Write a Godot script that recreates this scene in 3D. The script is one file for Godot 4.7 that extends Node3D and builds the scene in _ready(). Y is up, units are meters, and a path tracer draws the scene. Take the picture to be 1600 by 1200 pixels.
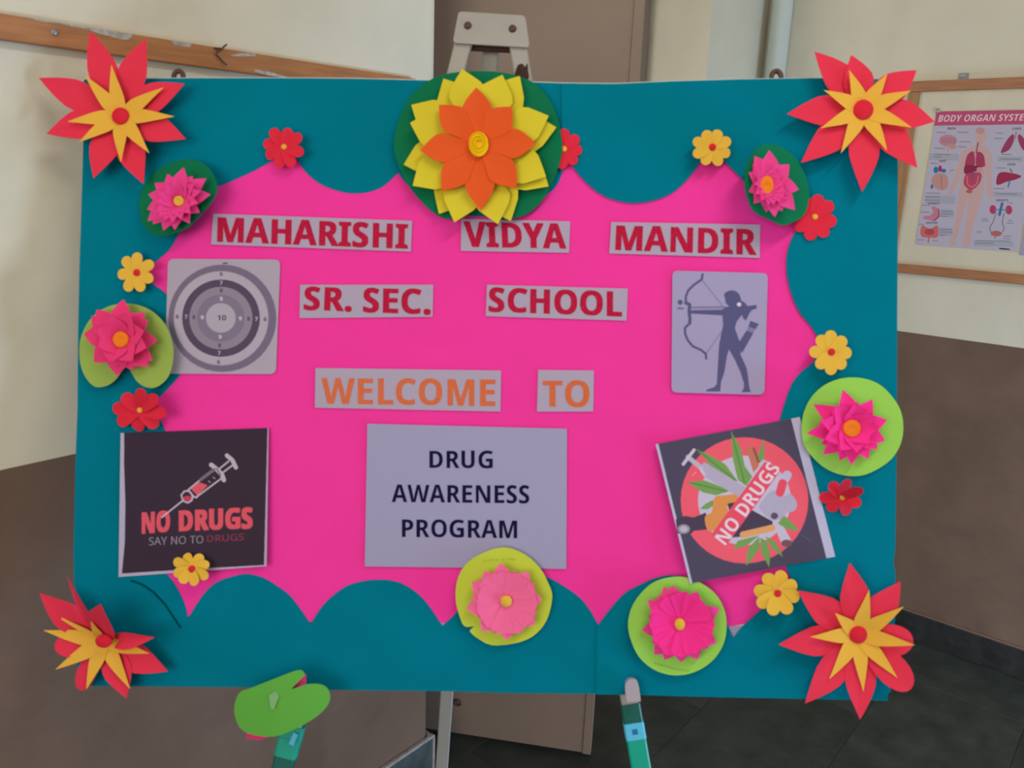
extends Node3D
# A decorated paper welcome board on a white easel, standing in the corner of a school corridor.
# x and z run along the two walls, y is up, metres.

const FOCAL := 1272.0
const CAM := Vector3(0, 1.62, 0)
var K := 1.08  # the room was measured with the lens at 1.5 m; its true height is 1.62 m
var cam_basis := Basis(Vector3(0.6452, 0.0379, 0.7631), Vector3(0.1640, 0.9683, -0.1868), Vector3(-0.7460, 0.2457, 0.6188)).orthonormalized()
var board_xf := Transform3D(Basis(Vector3(0.6277, 0.0347, 0.7777), Vector3(0.1750, 0.9672, -0.1843), Vector3(-0.7586, 0.2518, 0.6010)).orthonormalized(), Vector3(0.880, 1.316, -0.786))
var board_inv := board_xf.affine_inverse()
var M := {}
var rng := RandomNumberGenerator.new()
var used := {}
var fonts := {}

func _ready() -> void:
	rng.seed = 7
	# ---- camera, sky, light, exposure
	var cam := Camera3D.new()
	cam.name = "camera"
	cam.transform = Transform3D(cam_basis, CAM)
	cam.near = 0.05
	cam.far = 60.0
	add_child(cam)
	var at := CameraAttributesPhysical.new()
	at.frustum_focal_length = 24.0 / (2.0 * 600.0 / FOCAL)
	at.frustum_focus_distance = 2.5
	at.frustum_near = 0.05
	at.frustum_far = 60.0
	at.exposure_aperture = 5.4
	cam.attributes = at
	cam.current = true
	var env := Environment.new()
	env.background_mode = Environment.BG_SKY
	var sky := Sky.new()
	var psm := ProceduralSkyMaterial.new()
	psm.sky_top_color = Color(0.55, 0.68, 0.86)
	psm.sky_horizon_color = Color(0.86, 0.89, 0.92)
	psm.ground_bottom_color = Color(0.35, 0.34, 0.32)
	psm.ground_horizon_color = Color(0.6, 0.6, 0.58)
	sky.sky_material = psm
	env.sky = sky
	env.background_energy_multiplier = 1.0
	env.tonemap_mode = Environment.TONE_MAPPER_LINEAR
	env.tonemap_exposure = 1.5
	env.sdfgi_enabled = true
	env.ssao_enabled = true
	env.ssil_enabled = true
	var we := WorldEnvironment.new()
	we.name = "environment"
	we.environment = env
	add_child(we)
	# daylight that comes in through the doorway and the window behind the photographer
	daylight("doorway_daylight", Vector3(2.05, 0.42, 1.78), Vector3(-0.25, 0, -1), Vector2(1.3, 0.75), Color(0.74, 0.87, 1.0), 4.0)
	daylight("window_daylight", Vector3(-2.64, 2.0, 0.2), Vector3(1, 0, 0), Vector2(2.4, 1.8), Color(1.0, 0.95, 0.885), 3.5)
	added_tube_light(Vector3(0.5, 3.17, 0.55), 1.25)
	daylight("added_passage_light", Vector3(0.90, 1.75, -2.35), Vector3(1, 0, 0.35), Vector2(0.8, 1.8), Color(1.0, 0.97, 0.9), 0.9)  # unseen light added in the passage to lift the door reveal and right wall
	materials()
	room()
	notice_board()
	K = 1.0
	easel()
	board()
	word_cards()
	pictures()
	flowers()

func daylight(called: String, p: Vector3, towards: Vector3, size: Vector2, color: Color, energy: float) -> void:
	var a := AreaLight3D.new()
	a.name = called
	a.area_size = size
	a.light_color = color
	a.light_energy = energy
	a.shadow_enabled = true
	a.area_range = 20.0
	a.area_attenuation = 2.0
	add_child(a)
	a.look_at_from_position(p, p + towards, Vector3.UP)

# ceiling batten and tube, unseen overhead, added to brighten the door reveal
func added_tube_light(p: Vector3, energy: float) -> void:
	K = 1.0
	var t := node("added_tube_light", Transform3D(Basis(), p))
	tag(t, "added unseen ceiling batten with a lit fluorescent tube over the corridor", "added_lamp")
	part("housing", box(Vector3(-0.62, 0.02, -0.04), Vector3(0.62, 0.07, 0.04), 0.004), paint(rgb(225, 225, 222), 0.5), t)
	var glow := paint(rgb(250, 250, 245), 0.4)
	glow.emission_enabled = true
	glow.emission = rgb(255, 252, 240)
	glow.emission_energy_multiplier = 1.5
	part("tube", tube([Vector3(-0.6, 0, 0), Vector3(0, 0, 0), Vector3(0.6, 0, 0)], 0.014, 12), glow, t)
	daylight("added_tube_glow", p + Vector3(0, -0.018, 0), Vector3(0, -1, 0.001), Vector2(1.2, 0.03), Color(1.0, 0.98, 0.93), energy)
	K = 1.08

# ---------------------------------------------------------------- helpers

func rgb(r: float, g: float, b: float) -> Color:
	return Color(r / 255.0, g / 255.0, b / 255.0)

func ray(px: float, py: float) -> Vector3:
	return cam_basis * Vector3((px - 800.0) / FOCAL, -(py - 600.0) / FOCAL, -1.0)

# a point w metres in front of the board's face, in the board's own axes
func B(px: float, py: float, w := 0.0) -> Vector3:
	var d := ray(px, py)
	var z := board_xf.basis.z
	var t := (w - (CAM - board_xf.origin).dot(z)) / d.dot(z)
	return board_inv * (CAM + d * t)

func numbered(called: String) -> String:
	if not used.has(called):
		used[called] = 0
		return called
	used[called] += 1
	return "%s_%03d" % [called, used[called]]

func tag(o: Node3D, label: String, category: String, group := "") -> Node3D:
	o.set_meta("label", label)
	o.set_meta("category", category)
	if group:
		o.set_meta("group", group)
	return o

func struct(o: Node3D) -> Node3D:
	o.set_meta("kind", "structure")
	return o

func node(called: String, xf: Transform3D) -> Node3D:
	var o := Node3D.new()
	o.name = numbered(called)
	o.transform = xf
	add_child(o)
	return o

func part(called: String, mesh: Mesh, m: Material, parent: Node3D = null) -> MeshInstance3D:
	var o := MeshInstance3D.new()
	o.mesh = mesh
	o.material_override = m
	if parent == null:
		o.name = numbered(called)
		add_child(o)
	else:
		o.name = called
		parent.add_child(o, true)
	return o

# a node on the board at a point of its face, in the board's axes
func on_board(called: String, c: Vector3) -> Node3D:
	return node(called, board_xf * Transform3D(Basis(), c))

func stool() -> SurfaceTool:
	var st := SurfaceTool.new()
	st.begin(Mesh.PRIMITIVE_TRIANGLES)
	return st

func tri(st: SurfaceTool, a: Vector3, b: Vector3, c: Vector3, group := -1) -> void:  # counter-clockwise seen from outside
	st.set_smooth_group(group)
	st.add_vertex(a * K)
	st.set_smooth_group(group)
	st.add_vertex(c * K)
	st.set_smooth_group(group)
	st.add_vertex(b * K)

func quad(st: SurfaceTool, a: Vector3, b: Vector3, c: Vector3, d: Vector3, group := -1) -> void:
	tri(st, a, b, c, group)
	tri(st, a, c, d, group)

func done(st: SurfaceTool) -> ArrayMesh:
	st.generate_normals()
	return st.commit()

# box with chamfered edges between two corners
func box(lo: Vector3, hi: Vector3, ch := 0.0, st: SurfaceTool = null) -> Mesh:
	var own := st == null
	if own:
		st = stool()
	var c := (lo + hi) / 2
	var h := (hi - lo) / 2
	ch = minf(ch, minf(h.x, minf(h.y, h.z)) * 0.9)
	for ax in 3:
		var u := (ax + 1) % 3
		var v := (ax + 2) % 3
		for s in [-1.0, 1.0]:
			var p := []
			for k in [[-1, -1], [1, -1], [1, 1], [-1, 1]]:
				var q := Vector3()
				q[ax] = s * h[ax]
				q[u] = k[0] * (h[u] - ch)
				q[v] = k[1] * (h[v] - ch)
				p.append(c + q)
			if s > 0:
				quad(st, p[0], p[1], p[2], p[3])
			else:
				quad(st, p[3], p[2], p[1], p[0])
	if ch > 0:
		for ax in 3:
			var u := (ax + 1) % 3
			var v := (ax + 2) % 3
			for su in [-1.0, 1.0]:
				for sv in [-1.0, 1.0]:
					var p := []
					for k in [[-1, 0], [1, 0], [1, 1], [-1, 1]]:
						var q := Vector3()
						q[ax] = k[0] * (h[ax] - ch)
						q[u] = su * (h[u] if k[1] == 0 else h[u] - ch)
						q[v] = sv * (h[v] - ch if k[1] == 0 else h[v])
						p.append(c + q)
					if su * sv > 0:
						quad(st, p[0], p[1], p[2], p[3])
					else:
						quad(st, p[3], p[2], p[1], p[0])
		for sx in [-1.0, 1.0]:
			for sy in [-1.0, 1.0]:
				for sz in [-1.0, 1.0]:
					var s := Vector3(sx, sy, sz)
					var e := h - Vector3.ONE * ch
					var a := c + s * Vector3(h.x, e.y, e.z)
					var b := c + s * Vector3(e.x, h.y, e.z)
					var d := c + s * Vector3(e.x, e.y, h.z)
					if sx * sy * sz > 0:
						tri(st, a, b, d)
					else:
						tri(st, b, a, d)
	return done(st) if own else null

# upright prism over a floor plan (x, z), counter-clockwise seen from above being any
func prism(plan: PackedVector2Array, y0: float, y1: float) -> Mesh:
	var st := stool()
	if Geometry2D.is_polygon_clockwise(plan):
		plan.reverse()
	var ix := Geometry2D.triangulate_polygon(plan)
	for k in range(0, ix.size(), 3):
		var a := plan[ix[k]]
		var b := plan[ix[k + 1]]
		var c := plan[ix[k + 2]]
		if (b - a).cross(c - a) > 0:
			var t := b
			b = c
			c = t
		tri(st, Vector3(a.x, y1, a.y), Vector3(b.x, y1, b.y), Vector3(c.x, y1, c.y))
		tri(st, Vector3(a.x, y0, a.y), Vector3(c.x, y0, c.y), Vector3(b.x, y0, b.y))
	var area := 0.0
	for k in plan.size():
		area += plan[k].cross(plan[(k + 1) % plan.size()])
	for k in plan.size():
		var a := plan[k]
		var b := plan[(k + 1) % plan.size()]
		if area > 0:
			var t := a
			a = b
			b = t
		quad(st, Vector3(a.x, y0, a.y), Vector3(b.x, y0, b.y), Vector3(b.x, y1, b.y), Vector3(a.x, y1, a.y))
	return done(st)

# a sheet of paper from rows of points whose normal is +z on the front; columns run so that row x column is counter-clockwise
func sheet(rows: Array, thick := 0.0006, uv := false) -> Mesh:
	var st := stool()
	var n := rows.size()
	var m: int = rows[0].size()
	var back := Vector3(0, 0, -thick)
	for i in n - 1:
		for j in m - 1:
			var q := [[i, j], [i, j + 1], [i + 1, j + 1], [i + 1, j]]
			for t in [[0, 2, 1], [0, 3, 2]]:
				for k in t:
					st.set_smooth_group(0)
					st.set_uv(Vector2(float(q[k][1]) / (m - 1), 1.0 - float(q[k][0]) / (n - 1)))
					st.add_vertex(rows[q[k][0]][q[k][1]] * K)
				for k in [t[0], t[2], t[1]]:
					st.set_smooth_group(1)
					st.set_uv(Vector2(0.002, 0.002) if uv else Vector2.ZERO)
					st.add_vertex((rows[q[k][0]][q[k][1]] + back) * K)
	var rim := []
	for j in m:
		rim.append(rows[0][j])
	for i in range(1, n):
		rim.append(rows[i][m - 1])
	for j in range(m - 2, -1, -1):
		rim.append(rows[n - 1][j])
	for i in range(n - 2, 0, -1):
		rim.append(rows[i][0])
	st.set_uv(Vector2(0.002, 0.002))
	for k in rim.size():
		var a: Vector3 = rim[k]
		var b: Vector3 = rim[(k + 1) % rim.size()]
		if a.distance_to(b) > 1e-6:
			quad(st, a + back, b + back, b, a)
	return done(st)

# one paper petal from base a to tip b (flower axes, +z to the viewer)
func petal(a: Vector3, b: Vector3, width: float, o := {}) -> Mesh:
	var nt: int = o.get("n", 9)
	var ns := 4
	var belly: float = o.get("belly", 0.45)
	var base: float = o.get("base", 0.5)
	var round_tip: bool = o.get("round", false)
	var power: float = o.get("power", 1.5)
	var cup: float = o.get("cup", 0.004)
	var fold: float = o.get("fold", 0.0)
	var bow: float = o.get("bow", 0.0)
	var d := b - a
	var side := Vector3(0, 0, 1).cross(d).normalized()
	if side.length() < 0.5:
		side = Vector3(1, 0, 0)
	side = (side + Vector3(0, 0, o.get("twist", 0.0))).normalized()
	var up := d.cross(side).normalized()
	if up.z < 0:
		up = -up
	var rows := []
	for i in nt + 1:
		var t := float(i) / nt
		if round_tip:
			t = sin(t * PI / 2)
		var w: float
		if t < belly:
			w = base + (1 - base) * (t / belly if o.has("straight") else sin(PI / 2 * t / belly))
		else:
			var s := (t - belly) / (1 - belly)
			w = sqrt(maxf(0, 1 - s * s)) if round_tip else 1.0 - pow(s, power)
		w = maxf(w * width / 2, 0.0003)
		var p := a + d * t + up * (cup * 4 * t * (1 - t)) + side * (bow * 4 * t * (1 - t))
		var row := []
		for j in ns + 1:
			var x := 1.0 - 2.0 * j / ns
			row.append(p + side * (x * w) + up * (absf(x) * fold * w))
		rows.append(row)
	return sheet(rows, o.get("thick", 0.0005))

func smooth_loop(pts: Array, per := 4) -> PackedVector2Array:
	var out := PackedVector2Array()
	var n := pts.size()
	for i in n:
		var p0 := v2(pts[(i + n - 1) % n])
		var p1 := v2(pts[i])
		var p2 := v2(pts[(i + 1) % n])
		var p3 := v2(pts[(i + 2) % n])
		for k in per:
			out.append(p1.cubic_interpolate(p2, p0, p3, float(k) / per))
	return out

func v2(a) -> Vector2:
	return a if a is Vector2 else Vector2(a[0], a[1])

# paper cut to an outline given round a centre; lift(px) gives its height over the board
func cut_disc(outline: PackedVector2Array, c: Vector2, origin: Vector3, lift: Callable, rings := 4, thick := 0.0006) -> Mesh:
	var st := stool()
	var n := outline.size()
	var g := []
	for r in rings + 1:
		var row := []
		for k in n:
			var p := c.lerp(outline[k], float(r) / rings)
			row.append(B(p.x, p.y, lift.call(p)) - origin)
		g.append(row)
	var back := Vector3(0, 0, -thick)
	var area := 0.0
	for k in n:
		area += outline[k].cross(outline[(k + 1) % n])
	for r in rings:
		for k in n:
			var l := (k + 1) % n
			if area > 0:  # clockwise on the page
				l = k
			var k2 := (k + 1) % n if area > 0 else k
			var a: Vector3 = g[r][k2]
			var b: Vector3 = g[r + 1][k2]
			var d: Vector3 = g[r + 1][l]
			var e: Vector3 = g[r][l]
			if r > 0:
				quad(st, a, b, d, e, 0)
				quad(st, e + back, d + back, b + back, a + back, 1)
			else:
				tri(st, a, b, d, 0)
				tri(st, a + back, d + back, b + back, 1)
			if r == rings - 1:
				quad(st, b, b + back, d + back, d)
	return done(st)

# flat polygon of card between two heights over the board, pixel outline
func cut_flat(px: PackedVector2Array, origin: Vector3, w0: float, w1: float) -> Mesh:
	var st := stool()
	var top := []
	var bot := []
	var flat := PackedVector2Array()
	for p in px:
		var q := B(p.x, p.y, w1) - origin
		top.append(q)
		bot.append(Vector3(q.x, q.y, w0 - origin.z))
		flat.append(Vector2(q.x, q.y))
	var ix := Geometry2D.triangulate_polygon(flat)
	if ix.is_empty():
		printerr("triangulation failed")
	var area := 0.0
	for k in flat.size():
		area += flat[k].cross(flat[(k + 1) % flat.size()])
	for k in range(0, ix.size(), 3):
		var a := ix[k]
		var b := ix[k + 1]
		var c := ix[k + 2]
		if (flat[b] - flat[a]).cross(flat[c] - flat[a]) < 0:
			var t := b
			b = c
			c = t
		tri(st, top[a], top[b], top[c])
		tri(st, bot[a], bot[c], bot[b])
	for k in flat.size():
		var a := k
		var b := (k + 1) % flat.size()
		if area < 0:
			a = b
			b = k
		quad(st, bot[a], bot[b], top[b], top[a])
	return done(st)

# bar of rectangular section between two points; up is the direction of the thickness
func bar(a: Vector3, b: Vector3, wide: float, thick: float, face: Vector3, ch := 0.001, st: SurfaceTool = null, wide2 := -1.0) -> Mesh:
	var own := st == null
	if own:
		st = stool()
	var d := (b - a).normalized()
	var s := d.cross(face).normalized()
	var f := s.cross(d).normalized()
	var ring := func(p: Vector3, w: float) -> Array:
		var r := []
		for k in [[-1, -1, 0], [-1, -1, 1], [1, -1, 1], [1, -1, 0], [1, 1, 0], [1, 1, 1], [-1, 1, 1], [-1, 1, 0]]:
			var x: float = k[0] * (w / 2 - (ch if k[2] == 1 else 0.0))
			var y: float = k[1] * (thick / 2 - (ch if k[2] == 0 else 0.0))
			r.append(p + s * x + f * y)
		return r
	var r0: Array = ring.call(a, wide)
	var r1: Array = ring.call(b, wide if wide2 < 0 else wide2)
	for k in 8:
		var l := (k + 1) % 8
		quad(st, r0[l], r0[k], r1[k], r1[l])
	for k in range(1, 7):
		tri(st, r0[0], r0[k], r0[k + 1])
		tri(st, r1[0], r1[k + 1], r1[k])
	return done(st) if own else null

func tube(path: Array, r: float, sides := 8, closed := false, st: SurfaceTool = null) -> Mesh:
	var own := st == null
	if own:
		st = stool()
	var n := path.size()
	var rings := []
	for i in n:
		var p: Vector3 = path[i]
		var d: Vector3 = (path[(i + 1) % n] if closed else path[mini(i + 1, n - 1)]) - (path[(i + n - 1) % n] if closed else path[maxi(i - 1, 0)])
		d = d.normalized()
		var s := d.cross(Vector3(0.13, 0.31, 0.94)).normalized()
		var f := d.cross(s)
		var row := []
		for k in sides:
			var a := TAU * k / sides
			row.append(p + (s * cos(a) + f * sin(a)) * r)
		rings.append(row)
	for i in (n if closed else n - 1):
		for k in sides:
			var l := (k + 1) % sides
			quad(st, rings[i][k], rings[i][l], rings[(i + 1) % n][l], rings[(i + 1) % n][k], 0)
	if not closed:
		for k in range(1, sides - 1):
			tri(st, rings[0][0], rings[0][k + 1], rings[0][k])
			tri(st, rings[n - 1][0], rings[n - 1][k], rings[n - 1][k + 1])
	return done(st) if own else null

# turned shape round +z: profile of (radius, height) from the outside bottom to the top centre
func lathe(prof: Array, sx := 1.0, sy := 1.0, sides := 20) -> Mesh:
	var st := stool()
	for i in prof.size() - 1:
		for k in sides:
			var q := []
			for e in [[i, k], [i, k + 1], [i + 1, k + 1], [i + 1, k]]:
				var a: float = TAU * e[1] / sides
				q.append(Vector3(cos(a) * prof[e[0]][0] * sx, sin(a) * prof[e[0]][0] * sy, prof[e[0]][1]))
			if prof[i][0] > 1e-6 and prof[i + 1][0] > 1e-6:
				quad(st, q[0], q[1], q[2], q[3], 0)
			elif prof[i][0] > 1e-6:
				tri(st, q[0], q[1], q[2], 0)
			else:
				tri(st, q[0], q[2], q[3], 0)
	return done(st)

func button(r: float, h: float, sx := 1.0, sy := 1.0) -> Mesh:
	return lathe([[0.0, 0.0], [r, 0.0], [r, h * 0.7], [r * 0.92, h], [0.0, h]], sx, sy)

# ---------------------------------------------------------------- lettering

func glyphs(text: String, bold := true, embolden := 0.0, depth := 0.0) -> Array:  # front triangles, fitted to the unit square
	var key := "%s|%s|%s" % [text, bold, embolden]
	if fonts.has(key):
		return fonts[key]
	var f := SystemFont.new()
	f.font_names = PackedStringArray(["Droid Sans"])
	f.font_weight = 700 if bold else 400
	var t := TextMesh.new()
	t.text = text
	t.font = f
	t.font_size = 64
	t.pixel_size = 0.01
	t.depth = 0.01
	t.curve_step = 1.0
	var arr := t.get_mesh_arrays()
	var vs: PackedVector3Array = arr[Mesh.ARRAY_VERTEX]
	var ns: PackedVector3Array = arr[Mesh.ARRAY_NORMAL]
	var ix: PackedInt32Array = arr[Mesh.ARRAY_INDEX] if arr[Mesh.ARRAY_INDEX] != null else PackedInt32Array(range(vs.size()))
	var pts := []
	var lo := Vector2(1e9, 1e9)
	var hi := -lo
	for k in range(0, ix.size(), 3):
		if ns[ix[k]].z > 0.5:
			for e in 3:
				var p := vs[ix[k + e]]
				pts.append(Vector2(p.x, p.y))
				lo = lo.min(Vector2(p.x, p.y))
				hi = hi.max(Vector2(p.x, p.y))
	for k in pts.size():
		pts[k] = Vector2((pts[k].x - lo.x) / (hi.x - lo.x), 1.0 - (pts[k].y - lo.y) / (hi.y - lo.y))
	if embolden > 0:  # heavier strokes: the same glyphs again, shifted a little each way
		var once := pts.duplicate()
		var e := Vector2(embolden * (hi.y - lo.y) / (hi.x - lo.x), embolden)
		pts = []
		for s in [Vector2(-1, -0.6), Vector2(1, -0.6), Vector2(-1, 0.6), Vector2(1, 0.6), Vector2(0, 0)]:
			for p in once:
				pts.append((p + s * e - Vector2(0.5, 0.5)) / (Vector2.ONE + 2 * e) + Vector2(0.5, 0.5))
	fonts[key] = pts
	return pts

func in_quad(q: Array, u: float, v: float) -> Vector2:  # q: top left, top right, bottom right, bottom left
	return v2(q[0]).lerp(v2(q[1]), u).lerp(v2(q[3]).lerp(v2(q[2]), u), v)

func lettering(text: String, q: Array, w: float, origin: Vector3, embolden := 0.0) -> Mesh:
	var st := stool()
	var pts := glyphs(text, true, embolden)
	for k in range(0, pts.size(), 3):
		var p := []
		for e in 3:
			var s := in_quad(q, pts[k + e].x, pts[k + e].y)
			p.append(B(s.x, s.y, w + 0.00004 * (k * 5 / pts.size())) - origin)
		if (p[1] - p[0]).cross(p[2] - p[0]).z < 0:
			p.reverse()
		tri(st, p[0], p[1], p[2])
	return done(st)

# ---------------------------------------------------------------- printed pictures

class Print:
	var im: Image
	var q: Array
	var n: Vector2
	var host
	func _init(h, corners: Array, w: int, ht: int, bg: Color) -> void:
		host = h
		q = corners
		n = Vector2(w * 2, ht * 2)
		im = Image.create(w * 2, ht * 2, false, Image.FORMAT_RGB8)
		im.fill(bg)
	func place(p: Vector2) -> Vector2:
		var u := 0.5
		var v := 0.5
		for k in 6:
			var e: Vector2 = host.in_quad(q, u, v) - p
			var du: Vector2 = host.in_quad(q, u + 0.01, v) - host.in_quad(q, u, v)
			var dv: Vector2 = host.in_quad(q, u, v + 0.01) - host.in_quad(q, u, v)
			var det := du.cross(dv)
			u -= 0.01 * e.cross(dv) / det
			v -= 0.01 * du.cross(e) / det
		return Vector2(u, v) * n
	func raw(pts: PackedVector2Array, c: Color) -> void:
		var y0 := 1e9
		var y1 := -1e9
		for p in pts:
			y0 = minf(y0, p.y)
			y1 = maxf(y1, p.y)
		for y in range(maxi(0, int(y0)), mini(int(n.y) - 1, int(y1) + 1) + 1):
			var xs := []
			var yy := y + 0.5
			for k in pts.size():
				var a := pts[k]
				var b := pts[(k + 1) % pts.size()]
				if (a.y <= yy) != (b.y <= yy):
					xs.append(a.x + (yy - a.y) / (b.y - a.y) * (b.x - a.x))
			xs.sort()
			for k in range(0, xs.size() - 1, 2):
				var a := clampi(roundi(xs[k]), 0, int(n.x))
				var b := clampi(roundi(xs[k + 1]), 0, int(n.x))
				if b > a:
					im.fill_rect(Rect2i(a, y, b - a, 1), c)
	func poly(pts: Array, c: Color, smooth := false) -> void:
		var loop: PackedVector2Array = host.smooth_loop(pts, 5) if smooth else host.smooth_loop(pts, 1)
		for k in loop.size():
			loop[k] = place(loop[k])
		raw(loop, c)
	func ellipse(x: float, y: float, rx: float, ry: float, c: Color) -> void:
		var loop := PackedVector2Array()
		for k in 40:
			loop.append(place(Vector2(x + rx * cos(TAU * k / 40), y + ry * sin(TAU * k / 40))))
		raw(loop, c)
	func line(pts: Array, wide: float, c: Color) -> void:
		for k in pts.size() - 1:
			var a: Vector2 = host.v2(pts[k])
			var b: Vector2 = host.v2(pts[k + 1])
			var s := (b - a).normalized().orthogonal() * wide / 2
			raw(PackedVector2Array([place(a + s), place(b + s), place(b - s), place(a - s)]), c)
			ellipse(b.x, b.y, wide / 2, wide / 2, c)
			ellipse(a.x, a.y, wide / 2, wide / 2, c)
	func text(s: String, corners: Array, c: Color, bold := true, embolden := 0.0) -> void:
		var pts: Array = host.glyphs(s, bold, embolden)
		for k in range(0, pts.size(), 3):
			var t := PackedVector2Array()
			for e in 3:
				t.append(place(host.in_quad(corners, pts[k + e].x, pts[k + e].y)))
			raw(t, c)
	func material() -> StandardMaterial3D:
		im.resize(int(n.x) / 2, int(n.y) / 2, Image.INTERPOLATE_BILINEAR)
		var m := StandardMaterial3D.new()
		m.albedo_texture = ImageTexture.create_from_image(im)
		m.roughness = 0.8
		m.metallic_specular = 0.15
		m.texture_repeat = false
		return m

# ---------------------------------------------------------------- materials

func paint(c: Color, rough := 0.8, spec := 0.5) -> StandardMaterial3D:
	var m := StandardMaterial3D.new()
	m.albedo_color = c
	m.roughness = rough
	m.metallic_specular = spec
	return m

# paint or paper whose tone varies a little, over the world's axes
func mottled(c: Color, amount: float, size: float, rough := 0.8, stretch := Vector3.ONE, bump := 0.0, seed_ := 1, spec := 0.5) -> StandardMaterial3D:
	var m := paint(c, rough, spec)
	var noise := FastNoiseLite.new()
	noise.seed = seed_
	noise.frequency = 0.012
	noise.fractal_octaves = 4
	var t := NoiseTexture2D.new()
	t.width = 256
	t.height = 256
	t.seamless = true
	t.noise = noise
	var g := Gradient.new()
	g.set_color(0, Color.WHITE.darkened(amount))
	g.set_color(1, Color.WHITE)
	t.color_ramp = g
	m.albedo_texture = t
	m.uv1_triplanar = true
	m.uv1_world_triplanar = true
	m.uv1_scale = stretch / size
	if bump > 0:
		var b := NoiseTexture2D.new()
		b.width = 256
		b.height = 256
		b.seamless = true
		b.as_normal_map = true
		b.bump_strength = bump
		var n2 := FastNoiseLite.new()
		n2.seed = seed_ + 5
		n2.frequency = 0.03
		b.noise = n2
		m.normal_enabled = true
		m.normal_texture = b
		m.normal_scale = 0.6
	return m

func paper(c: Color, bl := 0.0) -> StandardMaterial3D:
	var m := paint(c, 0.85, 0.3)
	if bl > 0:
		m.backlight_enabled = true
		m.backlight = Color(bl, bl, bl)
	return m

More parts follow.
